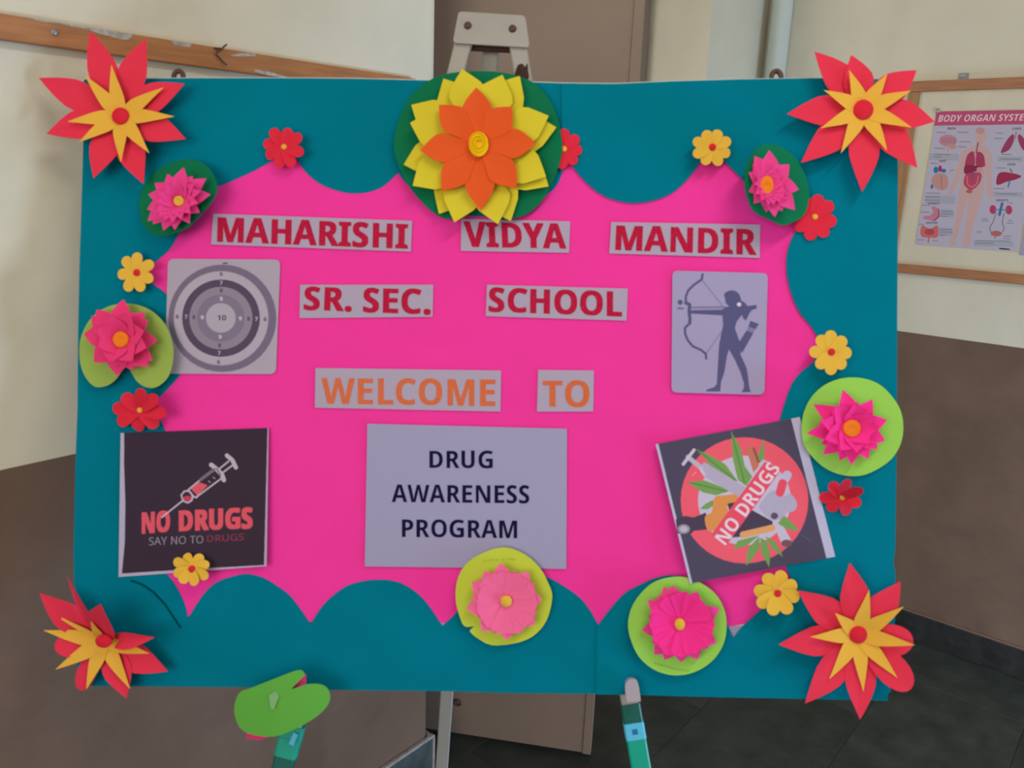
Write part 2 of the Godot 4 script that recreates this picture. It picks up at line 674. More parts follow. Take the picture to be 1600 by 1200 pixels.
func materials() -> void:
	M.cream = mottled(rgb(223, 216, 197), 0.05, 1.6, 0.75, Vector3.ONE, 1.0, 3)
	M.dado = mottled(rgb(126, 101, 86), 0.12, 1.1, 0.5, Vector3.ONE, 1.0, 4, 0.35)
	M.door = mottled(rgb(138, 116, 100), 0.06, 1.0, 0.5, Vector3.ONE, 0.6, 6)
	M.ceiling = paint(rgb(228, 226, 220), 0.9)
	M.stone = []
	for k in 3:
		M.stone.append(mottled([rgb(62, 68, 62), rgb(58, 63, 58), rgb(68, 74, 68)][k], 0.25, 0.5, 0.42, Vector3.ONE, 1.0, 20 + k))
	M.grout = paint(rgb(56, 58, 52), 0.9)
	M.skirt = mottled(rgb(52, 52, 52), 0.3, 0.3, 0.4, Vector3.ONE, 1.0, 31)
	M.skirt_left = mottled(rgb(92, 100, 100), 0.3, 0.3, 0.35, Vector3.ONE, 1.0, 33)
	M.mortar = mottled(rgb(186, 176, 170), 0.3, 0.1, 0.9, Vector3.ONE, 2.0, 35)
	M.wood = mottled(rgb(188, 124, 74), 0.16, 0.5, 0.5, Vector3(1, 9, 1), 0.6, 41)
	M.wood_across = mottled(rgb(184, 124, 84), 0.16, 0.5, 0.5, Vector3(1, 9, 1), 0.6, 42)
	M.wood_up = mottled(rgb(178, 128, 82), 0.16, 0.5, 0.5, Vector3(9, 1, 9), 0.6, 43)
	M.torn = mottled(rgb(200, 196, 190), 0.25, 0.05, 0.9, Vector3.ONE, 1.0, 44)
	M.pin_panel = mottled(rgb(220, 210, 188), 0.04, 0.6, 0.8, Vector3.ONE, 1.0, 45)
	M.steel = paint(rgb(150, 158, 165), 0.35)
	M.steel.metallic = 0.6
	M.pipe = paint(rgb(204, 212, 206), 0.4)
	M.easel_white = mottled(rgb(166, 162, 156), 0.08, 0.2, 0.5, Vector3.ONE, 0.5, 51)
	M.rust = mottled(rgb(74, 44, 40), 0.4, 0.04, 0.9, Vector3.ONE, 2.0, 52)
	M.ribbon = paint(rgb(0, 160, 138), 0.4)
	M.ribbon_dark = paint(rgb(0, 92, 84), 0.4)
	M.blue_tape = paint(rgb(84, 188, 226), 0.5)
	M.blue_ink = paint(rgb(20, 110, 175), 0.4)
	M.peg = paint(rgb(168, 160, 172), 0.5)
	M.ply = paint(rgb(205, 208, 205), 0.7)
	M.brown_metal = paint(rgb(78, 48, 42), 0.5)
	M.teal = mottled(rgb(0, 121, 146), 0.05, 0.5, 0.85, Vector3.ONE, 0.3, 61, 0.12)
	M.teal_fold_shade = paint(rgb(0, 66, 80), 0.85, 0.12)  # teal darkened to carry the shadow of a fold
	M.pink = mottled(rgb(244, 58, 164), 0.03, 0.4, 0.7, Vector3.ONE, 0.3, 62, 0.2)
	M.white_paper = paper(rgb(165, 160, 186))
	M.word_paper = paper(rgb(172, 160, 186))
	M.sheet_paper = paper(rgb(158, 154, 190))
	M.red_ink = mottled(rgb(214, 34, 78), 0.3, 0.012, 0.7, Vector3.ONE, 0.0, 63, 0.15)
	M.orange_ink = mottled(rgb(216, 100, 46), 0.1, 0.02, 0.6, Vector3.ONE, 0.0, 64)
	M.navy_ink = paint(rgb(24, 22, 62), 0.8, 0.12)
	M.red_paper = paper(rgb(228, 52, 80), 0.12)
	M.crimson_paper = paper(rgb(222, 40, 66), 0.1)
	M.amber_paper = paper(rgb(230, 176, 66), 0.12)
	M.gold_paper = paper(rgb(226, 180, 66), 0.1)
	M.disc_paper = paper(rgb(216, 34, 58))
	M.yellow_paper = paper(rgb(214, 198, 50), 0.1)
	M.orange_paper = paper(rgb(226, 88, 36), 0.1)
	M.roll_paper = paper(rgb(236, 190, 10), 0.1)
	M.roll_orange = paper(rgb(238, 130, 36), 0.1)
	M.green_paper = paper(rgb(0, 112, 74), 0.05)
	M.lime_paper = paper(rgb(150, 208, 86), 0.05)
	M.lime_dull = paper(rgb(150, 178, 84), 0.05)
	M.lime_yellow = paper(rgb(192, 206, 66), 0.05)
	M.leaf_green = paper(rgb(96, 172, 68), 0.05)
	M.lotus = paper(rgb(234, 66, 148), 0.12)
	M.lotus_rose = paper(rgb(230, 58, 122), 0.12)
	M.lotus_hot = paper(rgb(246, 48, 148), 0.12)
	M.lotus_pale = paper(rgb(242, 106, 160), 0.12)
	M.ring_stamp = paint(rgb(132, 170, 70), 0.8)

# ---------------------------------------------------------------- the room

const LEFT_Z := -1.29
const RIGHT_X := 2.86
const HIGH := 3.0
const FRONT_Z := 1.7

func wall(called: String, plan: Array, y0 := 0.0, y1 := HIGH) -> MeshInstance3D:
	var w := part(called, prism(PackedVector2Array(plan), y0, y1), M.cream)
	struct(w)
	return w

func room() -> void:
	var back := LEFT_Z - 0.215
	# left wall with a rounded free end, and its brown dado
	var plan := [Vector2(-2.7, LEFT_Z), Vector2(-2.7, back)]
	plan.append_array([Vector2(1.27, back)])
	for k in 5:
		var a := PI / 2 * k / 4
		plan.append(Vector2(1.255 + 0.015 * cos(a), LEFT_Z - 0.015 + 0.015 * sin(a)))
	var wl := wall("wall_left", plan)
	var dp := []
	for p in plan:
		dp.append(Vector2(p.x + (0.0015 if p.x > 0 else 0.0), p.y + (0.0015 if p.y > -1.4 else 0.0)))
	part("dado_paint", prism(PackedVector2Array(dp), 0.0, 1.055), M.dado, wl)
	# pier right of the doorway, the wall over the door, the right wall
	var wp := wall("wall_pier", [Vector2(2.445, back), Vector2(2.445, LEFT_Z), Vector2(RIGHT_X, LEFT_Z), Vector2(RIGHT_X, back)])
	part("dado_paint", prism(PackedVector2Array([Vector2(2.4435, back), Vector2(2.4435, LEFT_Z + 0.0015), Vector2(RIGHT_X, LEFT_Z + 0.0015), Vector2(RIGHT_X, back)]), 0.0, 1.055), M.dado, wp)
	wall("wall_over_door", [Vector2(1.27, back), Vector2(1.27, LEFT_Z), Vector2(2.445, LEFT_Z), Vector2(2.445, back)], 2.15)
	var wr := wall("wall_right", [Vector2(RIGHT_X, back), Vector2(RIGHT_X, FRONT_Z), Vector2(RIGHT_X + 0.2, FRONT_Z), Vector2(RIGHT_X + 0.2, back)])
	part("dado_paint", box(Vector3(RIGHT_X - 0.0015, 0, LEFT_Z), Vector3(RIGHT_X + 0.01, 1.057, FRONT_Z)), M.dado, wr)
	# behind the photographer: a wall with an open doorway and a wall with a window
	wall("wall_front", [Vector2(-2.7, FRONT_Z), Vector2(-2.7, FRONT_Z + 0.2), Vector2(1.25, FRONT_Z + 0.2), Vector2(1.25, FRONT_Z)])
	wall("wall_front", [Vector2(2.6, FRONT_Z), Vector2(2.6, FRONT_Z + 0.2), Vector2(RIGHT_X + 0.2, FRONT_Z + 0.2), Vector2(RIGHT_X + 0.2, FRONT_Z)])
	wall("wall_front", [Vector2(1.25, FRONT_Z), Vector2(1.25, FRONT_Z + 0.2), Vector2(2.6, FRONT_Z + 0.2), Vector2(2.6, FRONT_Z)], 2.0)
	wall("wall_back", [Vector2(-2.7, back), Vector2(-2.5, back), Vector2(-2.5, -0.8), Vector2(-2.7, -0.8)])
	wall("wall_back", [Vector2(-2.7, 1.4), Vector2(-2.5, 1.4), Vector2(-2.5, FRONT_Z + 0.2), Vector2(-2.7, FRONT_Z + 0.2)])
	wall("wall_back", [Vector2(-2.7, -0.8), Vector2(-2.5, -0.8), Vector2(-2.5, 1.4), Vector2(-2.7, 1.4)], 0.0, 0.95)
	wall("wall_back", [Vector2(-2.7, -0.8), Vector2(-2.5, -0.8), Vector2(-2.5, 1.4), Vector2(-2.7, 1.4)], 2.75)
	var st := stool()
	for z in [-0.8, -0.08, 0.64, 1.36]:
		box(Vector3(-2.63, 0.95, z), Vector3(-2.57, 2.75, z + 0.04), 0.004, st)
	for y in [0.95, 2.71]:
		box(Vector3(-2.63, y, -0.8), Vector3(-2.57, y + 0.04, 1.4), 0.004, st)
	struct(part("window_1", done(st), M.pipe))
	# the passage behind the door
	wall("wall_passage", [Vector2(0.6, -2.7), Vector2(RIGHT_X + 0.2, -2.7), Vector2(RIGHT_X + 0.2, -2.9), Vector2(0.6, -2.9)])
	for span in [[0.0, 0.7], [2.6, HIGH]]:
		wall("wall_passage", [Vector2(0.6, -2.7), Vector2(0.6, back), Vector2(0.8, back), Vector2(0.8, -2.7)], span[0], span[1])
	for span in [[-2.7, -2.55], [-1.8, back]]:
		wall("wall_passage", [Vector2(0.6, span[0]), Vector2(0.6, span[1]), Vector2(0.8, span[1]), Vector2(0.8, span[0])], 0.7, 2.6)
	wall("wall_passage", [Vector2(RIGHT_X, -2.7), Vector2(RIGHT_X, back), Vector2(RIGHT_X + 0.2, back), Vector2(RIGHT_X + 0.2, -2.7)])
	struct(part("ceiling", box(Vector3(-2.7, HIGH, -2.9), Vector3(RIGHT_X + 0.2, HIGH + 0.15, FRONT_Z + 0.2)), M.ceiling))
	# floor of dark stone slabs
	var fl := part("floor", box(Vector3(-2.7, -0.2, -2.9), Vector3(RIGHT_X + 0.2, -0.004, FRONT_Z + 0.2)), M.grout)
	struct(fl)
	var row := 0
	for k in range(-7, 10):
		var z0 := -0.142 + 0.37 * k
		row += 1
		var off := 0.3 * (row % 2)
		for j in range(-3, 8):
			var x0 := 2.3 - 0.6 * j - off
			if x0 > RIGHT_X - 0.02 or x0 + 0.6 < -1.0:
				continue
			var lo := Vector3(x0 + 0.0005, -0.03, maxf(z0, -2.7) + 0.0005)
			var hi := Vector3(minf(x0 + 0.6, RIGHT_X + 0.02) - 0.0005, rng.randf_range(-0.0004, 0.0), z0 + 0.3695)
			part("floor_slab", box(lo, hi, 0.0006), M.stone[rng.randi() % 3], fl)
	# skirtings
	var b1 := part("baseboard_left", prism(PackedVector2Array([Vector2(-2.5, LEFT_Z + 0.0015), Vector2(-2.5, LEFT_Z + 0.014), Vector2(1.285, LEFT_Z + 0.014), Vector2(1.285, back), Vector2(1.2716, back), Vector2(1.2716, LEFT_Z + 0.0015)]), 0.0, 0.1), M.skirt_left)
	struct(b1)
	part("mortar_edge", box(Vector3(-2.5, 0.0985, LEFT_Z + 0.001), Vector3(1.286, 0.107, LEFT_Z + 0.0152), 0.003), M.mortar, b1)
	part("mortar_edge", box(Vector3(1.271, 0.0985, back), Vector3(1.2845, 0.106, LEFT_Z + 0.0125), 0.003), M.mortar, b1)
	part("chipped_edge", bar(Vector3(1.2815, 0.0, LEFT_Z + 0.0105), Vector3(1.2815, 0.1, LEFT_Z + 0.0105), 0.011, 0.011, Vector3(1, 0, 1), 0.001), M.mortar, b1)
	var b2 := part("baseboard_right", box(Vector3(RIGHT_X - 0.012, 0, LEFT_Z + 0.012), Vector3(RIGHT_X - 0.0015, 0.1, FRONT_Z), 0.002), M.skirt)
	struct(b2)
	part("mortar_edge", box(Vector3(RIGHT_X - 0.011, 0.0985, LEFT_Z + 0.012), Vector3(RIGHT_X - 0.001, 0.107, FRONT_Z), 0.003), M.dado, b2)
	struct(part("baseboard_pier", box(Vector3(2.43, 0, LEFT_Z + 0.0016), Vector3(RIGHT_X - 0.002, 0.1, LEFT_Z + 0.012), 0.002), M.skirt))
	# double door: frame, one leaf open towards us, one closed
	var dz := back - 0.02
	var dp0 := Vector3(1.27, 0, dz)
	var d := node("door_1", Transform3D(Basis(), dp0 * K))
	struct(d)
	st = stool()
	box(Vector3(0.0, 0, -0.06), Vector3(0.045, 2.15, 0.02), 0.003, st)
	box(Vector3(1.13, 0, -0.06), Vector3(1.175, 2.15, 0.02), 0.003, st)
	box(Vector3(0.0, 2.1, -0.06), Vector3(1.175, 2.15, 0.02), 0.003, st)
	part("door_frame", done(st), M.door, d)
	part("inward_leaf", box(Vector3(1.09, 0.012, -0.62), Vector3(1.125, 2.1, -0.065), 0.003), M.door, d)
	var e0 := Vector3(1.600, 0.012, -1.003) - dp0
	var dir := Vector3(0.219, 0, 0.38).normalized()
	var hinge := e0 - dir * 0.59
	var leaf := stool()
	bar(hinge + Vector3(0, 1.045, 0) + Vector3(dir.z, 0, -dir.x) * 0.0175, e0 + Vector3(0, 1.045, 0) + Vector3(dir.z, 0, -dir.x) * 0.0175, 2.09, 0.035, Vector3(-dir.z, 0, dir.x), 0.002, leaf)
	var lf := part("open_leaf", done(leaf), M.door, d)
	var lip := stool()
	var fo := Vector3(-dir.z, 0, dir.x)
	bar(e0 - dir * 0.011 + fo * 0.001, e0 - dir * 0.011 + Vector3(0, 2.09, 0) + fo * 0.001, 0.022, 0.003, fo, 0.001, lip)
	part("edge_strip", done(lip), M.door, lf)
	var face := Vector3(-dir.z, 0, dir.x)
	var ring := []
	var rc := e0 + dir * (-0.368) + Vector3(0, 0.1, 0) + face * 0.004
	for k in 16:
		ring.append(rc + (dir * cos(TAU * k / 16) + Vector3.UP * sin(TAU * k / 16)) * 0.0085)
	part("bolt_ring", tube(ring, 0.0028, 6, true), M.brown_metal, lf)
	# drain pipe in the corner
	var ps := []
	for y in [0.0, 1.0, 2.0, HIGH]:
		ps.append(Vector3(RIGHT_X - 0.038, y, LEFT_Z + 0.06))
	var pipe := part("drain_pipe", tube(ps, 0.034, 20), M.pipe)
	tag(pipe, "white vertical plastic pipe running up the corner beside the right wall", "pipe")
	# wooden rail along the left wall
	var rail := node("wall_rail", Transform3D(Basis(), Vector3(0, 1.6685, LEFT_Z) * K))
	tag(rail, "worn varnished wooden rail with torn paper along the left wall", "rail")
	part("plank", box(Vector3(-1.2, -0.0165, 0), Vector3(1.2, 0.0165, 0.015), 0.0015), M.wood, rail)
	var F := func(px: float, py: float) -> Vector2:
		var dd := ray(px, py)
		var p: Vector3 = CAM / K + dd * ((LEFT_Z + 0.015) / dd.z)
		return Vector2(p.x, p.y - 1.6685)
	var patches := [
		[[138, 41], [175, 45], [208, 52], [207, 57], [200, 62], [190, 62], [172, 57], [155, 53], [140, 47]],
		[[267, 61], [285, 63], [300, 67], [297, 74], [284, 72], [272, 70]],
		[[36, 24], [70, 31], [100, 36], [138, 41], [138, 46], [104, 40], [100, 38], [66, 34]],
		[[360, 86], [376, 83], [398, 84], [400, 88], [380, 88], [362, 88]],
		[[396, 108], [420, 112], [450, 121], [450, 123], [420, 118], [398, 112]]]
	for pp in patches:
		var s2 := stool()
		var pts := []
		for p in pp:
			pts.append(F.call(p[0], p[1]))
		for p in pts.size():
			pts[p].y = clampf(pts[p].y, -0.0164, 0.0164)
		var pa := PackedVector2Array(pts)
		var ix := Geometry2D.triangulate_polygon(pa)
		for k in range(0, ix.size(), 3):
			var a := pa[ix[k]]
			var b := pa[ix[k + 1]]
			var c := pa[ix[k + 2]]
			if (b - a).cross(c - a) < 0:
				var t := b
				b = c
				c = t
			tri(s2, Vector3(a.x, a.y, 0.0156), Vector3(b.x, b.y, 0.0156), Vector3(c.x, c.y, 0.0156))
		for k in pa.size():
			var a := pa[k]
			var b := pa[(k + 1) % pa.size()]
			quad(s2, Vector3(a.x, a.y, 0.0148), Vector3(b.x, b.y, 0.0148), Vector3(b.x, b.y, 0.0156), Vector3(a.x, a.y, 0.0156))
		part("torn_paper", done(s2), M.torn, rail)
	var sc: Vector2 = F.call(85, 51)
	var sm := part("screw", lathe([[0.0, 0.0], [0.0045, 0.0], [0.0042, 0.0015], [0.0022, 0.0024], [0.0016, 0.0016], [0.0, 0.0016]], 1, 1, 14), M.steel, rail)
	sm.position = Vector3(sc.x, sc.y, 0.015) * K
	st = stool()
	var wire := []
	for p in [[349, 71, 6], [345, 76, 4], [338, 80, 3], [336, 85, 3], [342, 92, 4], [349, 100, 5], [351, 102, 7]]:
		var q: Vector2 = F.call(p[0], p[1])
		wire.append(Vector3(q.x, q.y, 0.015 + 0.001 * p[2]))
	tube(wire, 0.0013, 6, false, st)
	var q0: Vector2 = F.call(333, 75)
	tube([Vector3(q0.x, q0.y, 0.017), wire[1], wire[0] + Vector3(0.003, 0.002, 0)], 0.0012, 6, false, st)
	part("nail_and_thread", done(st), M.brown_metal, rail)

# ---------------------------------------------------------------- notice board with the body poster

func notice_board() -> void:
	var nb := node("notice_board", Transform3D(Basis(Vector3(0, 0, 1), Vector3(0, 1, 0), Vector3(-1, 0, 0)), Vector3(RIGHT_X, 1.248, -0.797) * K))  # local x along the wall, z out of it
	tag(nb, "framed cream notice board with wooden edges hung on the right wall", "notice board")
	var L := 1.22
	var Hh := 0.588
	part("panel", box(Vector3(0.01, 0.01, 0.0), Vector3(L - 0.01, Hh - 0.01, 0.008)), M.pin_panel, nb)
	part("frame_rail", box(Vector3(0, Hh - 0.031, 0), Vector3(L, Hh, 0.02), 0.002), M.wood_across, nb)
	part("frame_rail", box(Vector3(0, 0, 0), Vector3(L, 0.029, 0.02), 0.002), M.wood_across, nb)
	part("frame_stile", box(Vector3(0, 0.029, 0), Vector3(0.033, Hh - 0.031, 0.0195), 0.002), M.wood_up, nb)
	part("frame_stile", box(Vector3(L - 0.033, 0.029, 0), Vector3(L, Hh - 0.031, 0.0195), 0.002), M.wood_up, nb)
	var br := stool()
	box(Vector3(0.13, Hh - 0.004, 0.0), Vector3(0.158, Hh + 0.02, 0.003), 0.001, br)
	box(Vector3(0.134, Hh + 0.006, 0.003), Vector3(0.154, Hh + 0.017, 0.006), 0.001, br)
	part("hanger_plate", done(br), M.steel, nb)
	# the poster, hung slightly wavy
	var Q := [[1461, 177], [1633, 170], [1592, 392], [1432, 382]]
	var pr := Print.new(self, Q, 384, 540, rgb(190, 182, 202))
	body_poster(pr)
	var rows := []
	for i in 9:
		var row := []
		for j in 9:
			var u := j / 8.0
			var v := i / 8.0
			row.append(Vector3(0.286 * u + 0.004 * (1 - v) * 0, 0.404 * v, 0.0012 + 0.0012 * sin(v * 9) * u))
		rows.append(row)
	var po := node("poster", Transform3D(nb.basis, nb.transform * (Vector3(0.087, 0.094, 0.0085) * K)))
	tag(po, "anatomy poster with pink title band and body figure pinned on the notice board", "poster")
	part("printed_sheet", sheet(rows, 0.0004, true), pr.material(), po)
	for p in [[0.002, 0.404], [0.284, 0.406]]:
		part("tape", box(Vector3(p[0] - 0.008, p[1] - 0.003, 0.0032), Vector3(p[0] + 0.008, p[1] + 0.009, 0.0036)), M.torn, po)
	var p2 := part("paper_sheet", sheet([[Vector3(0, 0, 0.001), Vector3(0.2, 0, 0.001)], [Vector3(0, 0.14, 0.002), Vector3(0.2, 0.14, 0.002)]], 0.0004), M.white_paper)
	p2.transform = Transform3D(nb.basis, nb.transform * (Vector3(0.378, 0.085, 0.0085) * K))
	tag(p2, "plain pale sheet pinned right of the anatomy poster", "paper")

func body_poster(p: Print) -> void:
	var ink := rgb(95, 85, 100)
	var skin := rgb(208, 170, 170)
	p.poly([[1461, 177], [1633, 170], [1628, 192], [1458, 198]], rgb(194, 86, 120))
	p.text("BODY ORGAN SYSTEM", [[1467, 182], [1616, 176.5], [1613, 187], [1464, 192.5]], rgb(235, 205, 220))
	for g in [[1448, 240, 1500, 250], [1446, 304, 1496, 317], [1472, 326, 1494, 338], [1470, 355, 1492, 368], [1562, 242, 1600, 250], [1555, 297, 1600, 305], [1525, 375, 1585, 384]]:
		p.poly([[g[0], g[1]], [g[2], g[1]], [g[2], g[3]], [g[0], g[3]]], rgb(172, 172, 188))
	p.poly([[1528, 201], [1536, 199], [1543, 203], [1544, 212], [1540, 221], [1539, 227], [1549, 233], [1553, 246], [1552, 270], [1555, 300], [1550, 308], [1546, 290], [1542, 262], [1540, 295], [1531, 330], [1524, 355], [1519, 381], [1509, 383], [1511, 360], [1514, 335], [1516, 306], [1507, 340], [1499, 372], [1497, 382], [1488, 380], [1495, 352], [1499, 322], [1503, 290], [1507, 262], [1498, 288], [1487, 303], [1482, 304], [1492, 280], [1501, 250], [1505, 237], [1514, 231], [1527, 227], [1529, 221], [1526, 211]], skin, true)
	p.ellipse(1534, 204, 7, 5, rgb(200, 150, 155))
	p.line([[1531, 222], [1528, 238]], 1.6, rgb(140, 60, 80))
	p.poly([[1525, 238], [1520, 236], [1514, 242], [1511, 252], [1511, 259], [1518, 257], [1526, 256]], rgb(176, 70, 100), true)
	p.poly([[1529, 238], [1534, 236], [1540, 241], [1542, 250], [1542, 258], [1536, 258], [1528, 256]], rgb(176, 70, 100), true)
	p.poly([[1511, 257], [1526, 257], [1538, 258], [1530, 265], [1511, 270]], rgb(150, 52, 80), true)
	p.ellipse(1534, 263, 5, 4, rgb(210, 150, 160))
	p.poly([[1512, 271], [1522, 268], [1535, 268], [1537, 276], [1532, 287], [1521, 295], [1511, 289], [1509, 282]], rgb(192, 78, 108), true)
	p.line([[1514, 274], [1515, 286], [1522, 291], [1530, 285], [1532, 273]], 2.2, rgb(214, 120, 138))
	p.line([[1524, 266], [1522, 276]], 2.0, rgb(90, 100, 150))
	p.ellipse(1518, 297, 5, 3, rgb(180, 105, 95))
	p.ellipse(1482, 220, 15, 9, rgb(196, 140, 154))
	p.ellipse(1490, 229, 6, 4, rgb(202, 150, 145))
	for k in 5:
		p.line([[1471 + k * 5, 216], [1474 + k * 5, 220], [1471 + k * 5, 224]], 0.8, rgb(150, 95, 115))
	p.line([[1483, 228], [1482, 236]], 2.2, rgb(205, 160, 150))
	p.poly([[1458, 275], [1470, 270], [1482, 274], [1483, 292], [1470, 296], [1457, 288]], rgb(200, 150, 145), true)
	p.line([[1472, 274], [1474, 294]], 0.9, rgb(160, 95, 100))
	p.ellipse(1463, 265, 4, 5, rgb(50, 125, 180))
	p.ellipse(1476, 266, 4, 3, rgb(50, 125, 180))
	p.ellipse(1470, 263, 3, 5, rgb(190, 50, 95))
	p.ellipse(1457, 291, 2, 3.5, rgb(70, 110, 170))
	p.poly([[1457, 323], [1463, 322], [1470, 328], [1470, 338], [1462, 344], [1453, 343], [1443, 341], [1447, 337], [1455, 336], [1460, 330]], rgb(205, 130, 155), true)
	p.line([[1469, 326], [1470, 337], [1462, 344]], 1.8, rgb(150, 70, 110))
	p.poly([[1442, 352], [1455, 357], [1468, 352], [1468, 370], [1456, 371], [1441, 369]], rgb(214, 112, 112), true)
	p.ellipse(1455, 362, 8, 5, rgb(186, 84, 92))
	p.line([[1454, 370], [1453, 378]], 2.4, rgb(206, 110, 110))
	for s in [0, 30]:
		var sx := 1.0 if s == 0 else -1.0
		var c := 1590.0
		p.poly([[c - 5 * sx, 208], [c - 14 * sx, 217], [c - 22 * sx, 232], [c - 22 * sx, 237], [c - 10 * sx, 231], [c - 3 * sx, 216]], rgb(160, 70, 105), true)
	p.line([[1590, 205], [1589, 214]], 1.8, rgb(190, 110, 130))
	p.poly([[1562, 271], [1572, 266], [1597, 271], [1590, 277], [1576, 281], [1561, 286]], rgb(165, 58, 88), true)
	p.line([[1580, 281], [1578, 289]], 2.4, rgb(90, 130, 175))
	p.line([[1581, 261], [1584, 266]], 1.6, rgb(80, 95, 120))
	p.ellipse(1555, 325, 5, 7, rgb(196, 62, 104))
	p.ellipse(1579, 325, 5, 7, rgb(196, 62, 104))
	p.line([[1556, 325], [1578, 325]], 1.6, rgb(70, 140, 165))
	p.line([[1569, 315], [1565, 333]], 4.0, rgb(80, 115, 165))
	p.line([[1560, 330], [1555, 345], [1550, 354], [1552, 361]], 0.9, ink)
	p.line([[1572, 330], [1569, 345], [1572, 355], [1569, 361]], 0.9, ink)
	p.ellipse(1560, 363, 8.5, 4.5, rgb(182, 112, 102))
	p.line([[1559, 366], [1558, 371]], 1.4, rgb(182, 112, 102))
	for t in [["BRAIN", 1481, 200, 13], ["HEART", 1468, 249.5, 12], ["STOMACH", 1451, 315.5, 19], ["INTESTINE", 1449, 346, 19], ["LUNGS", 1584, 198, 14], ["LIVER", 1577, 252.5, 12], ["KIDNEYS", 1560, 308.5, 18]]:
		p.text(t[0], [[t[1], t[2]], [t[1] + t[3], t[2] - 0.4], [t[1] + t[3], t[2] + 3.0], [t[1], t[2] + 3.4]], ink)
	for l in [[1462, 208, 16], [1497, 207, 18], [1501, 221, 18], [1498, 229, 14], [1459, 232, 18], [1460, 241, 26], [1459, 245, 12], [1454, 255, 12], [1486, 265, 7], [1448, 301, 23], [1447, 307, 24], [1446, 312, 25], [1442, 320, 13], [1440, 331, 14], [1473, 329, 18], [1473, 333, 20], [1473, 337, 11], [1437, 350, 9], [1472, 358, 18], [1472, 362, 20], [1471, 367, 10], [1435, 375, 12], [1460, 376, 8], [1559, 207, 11], [1557, 215, 13], [1568, 239, 15], [1566, 246, 30], [1560, 260, 14], [1556, 292, 16], [1560, 300, 31], [1577, 314, 8], [1539, 340, 8], [1538, 343, 10], [1578, 342, 6], [1576, 346, 10], [1530, 361, 8], [1571, 367, 11], [1570, 371, 11], [1528, 375, 52], [1528, 379, 28]]:
		p.line([[l[0], l[1]], [l[0] + l[2], l[1]]], 1.0, rgb(128, 122, 138))
	p.line([[1565, 387], [1579, 388]], 2.0, rgb(60, 55, 65))

# ---------------------------------------------------------------- easel

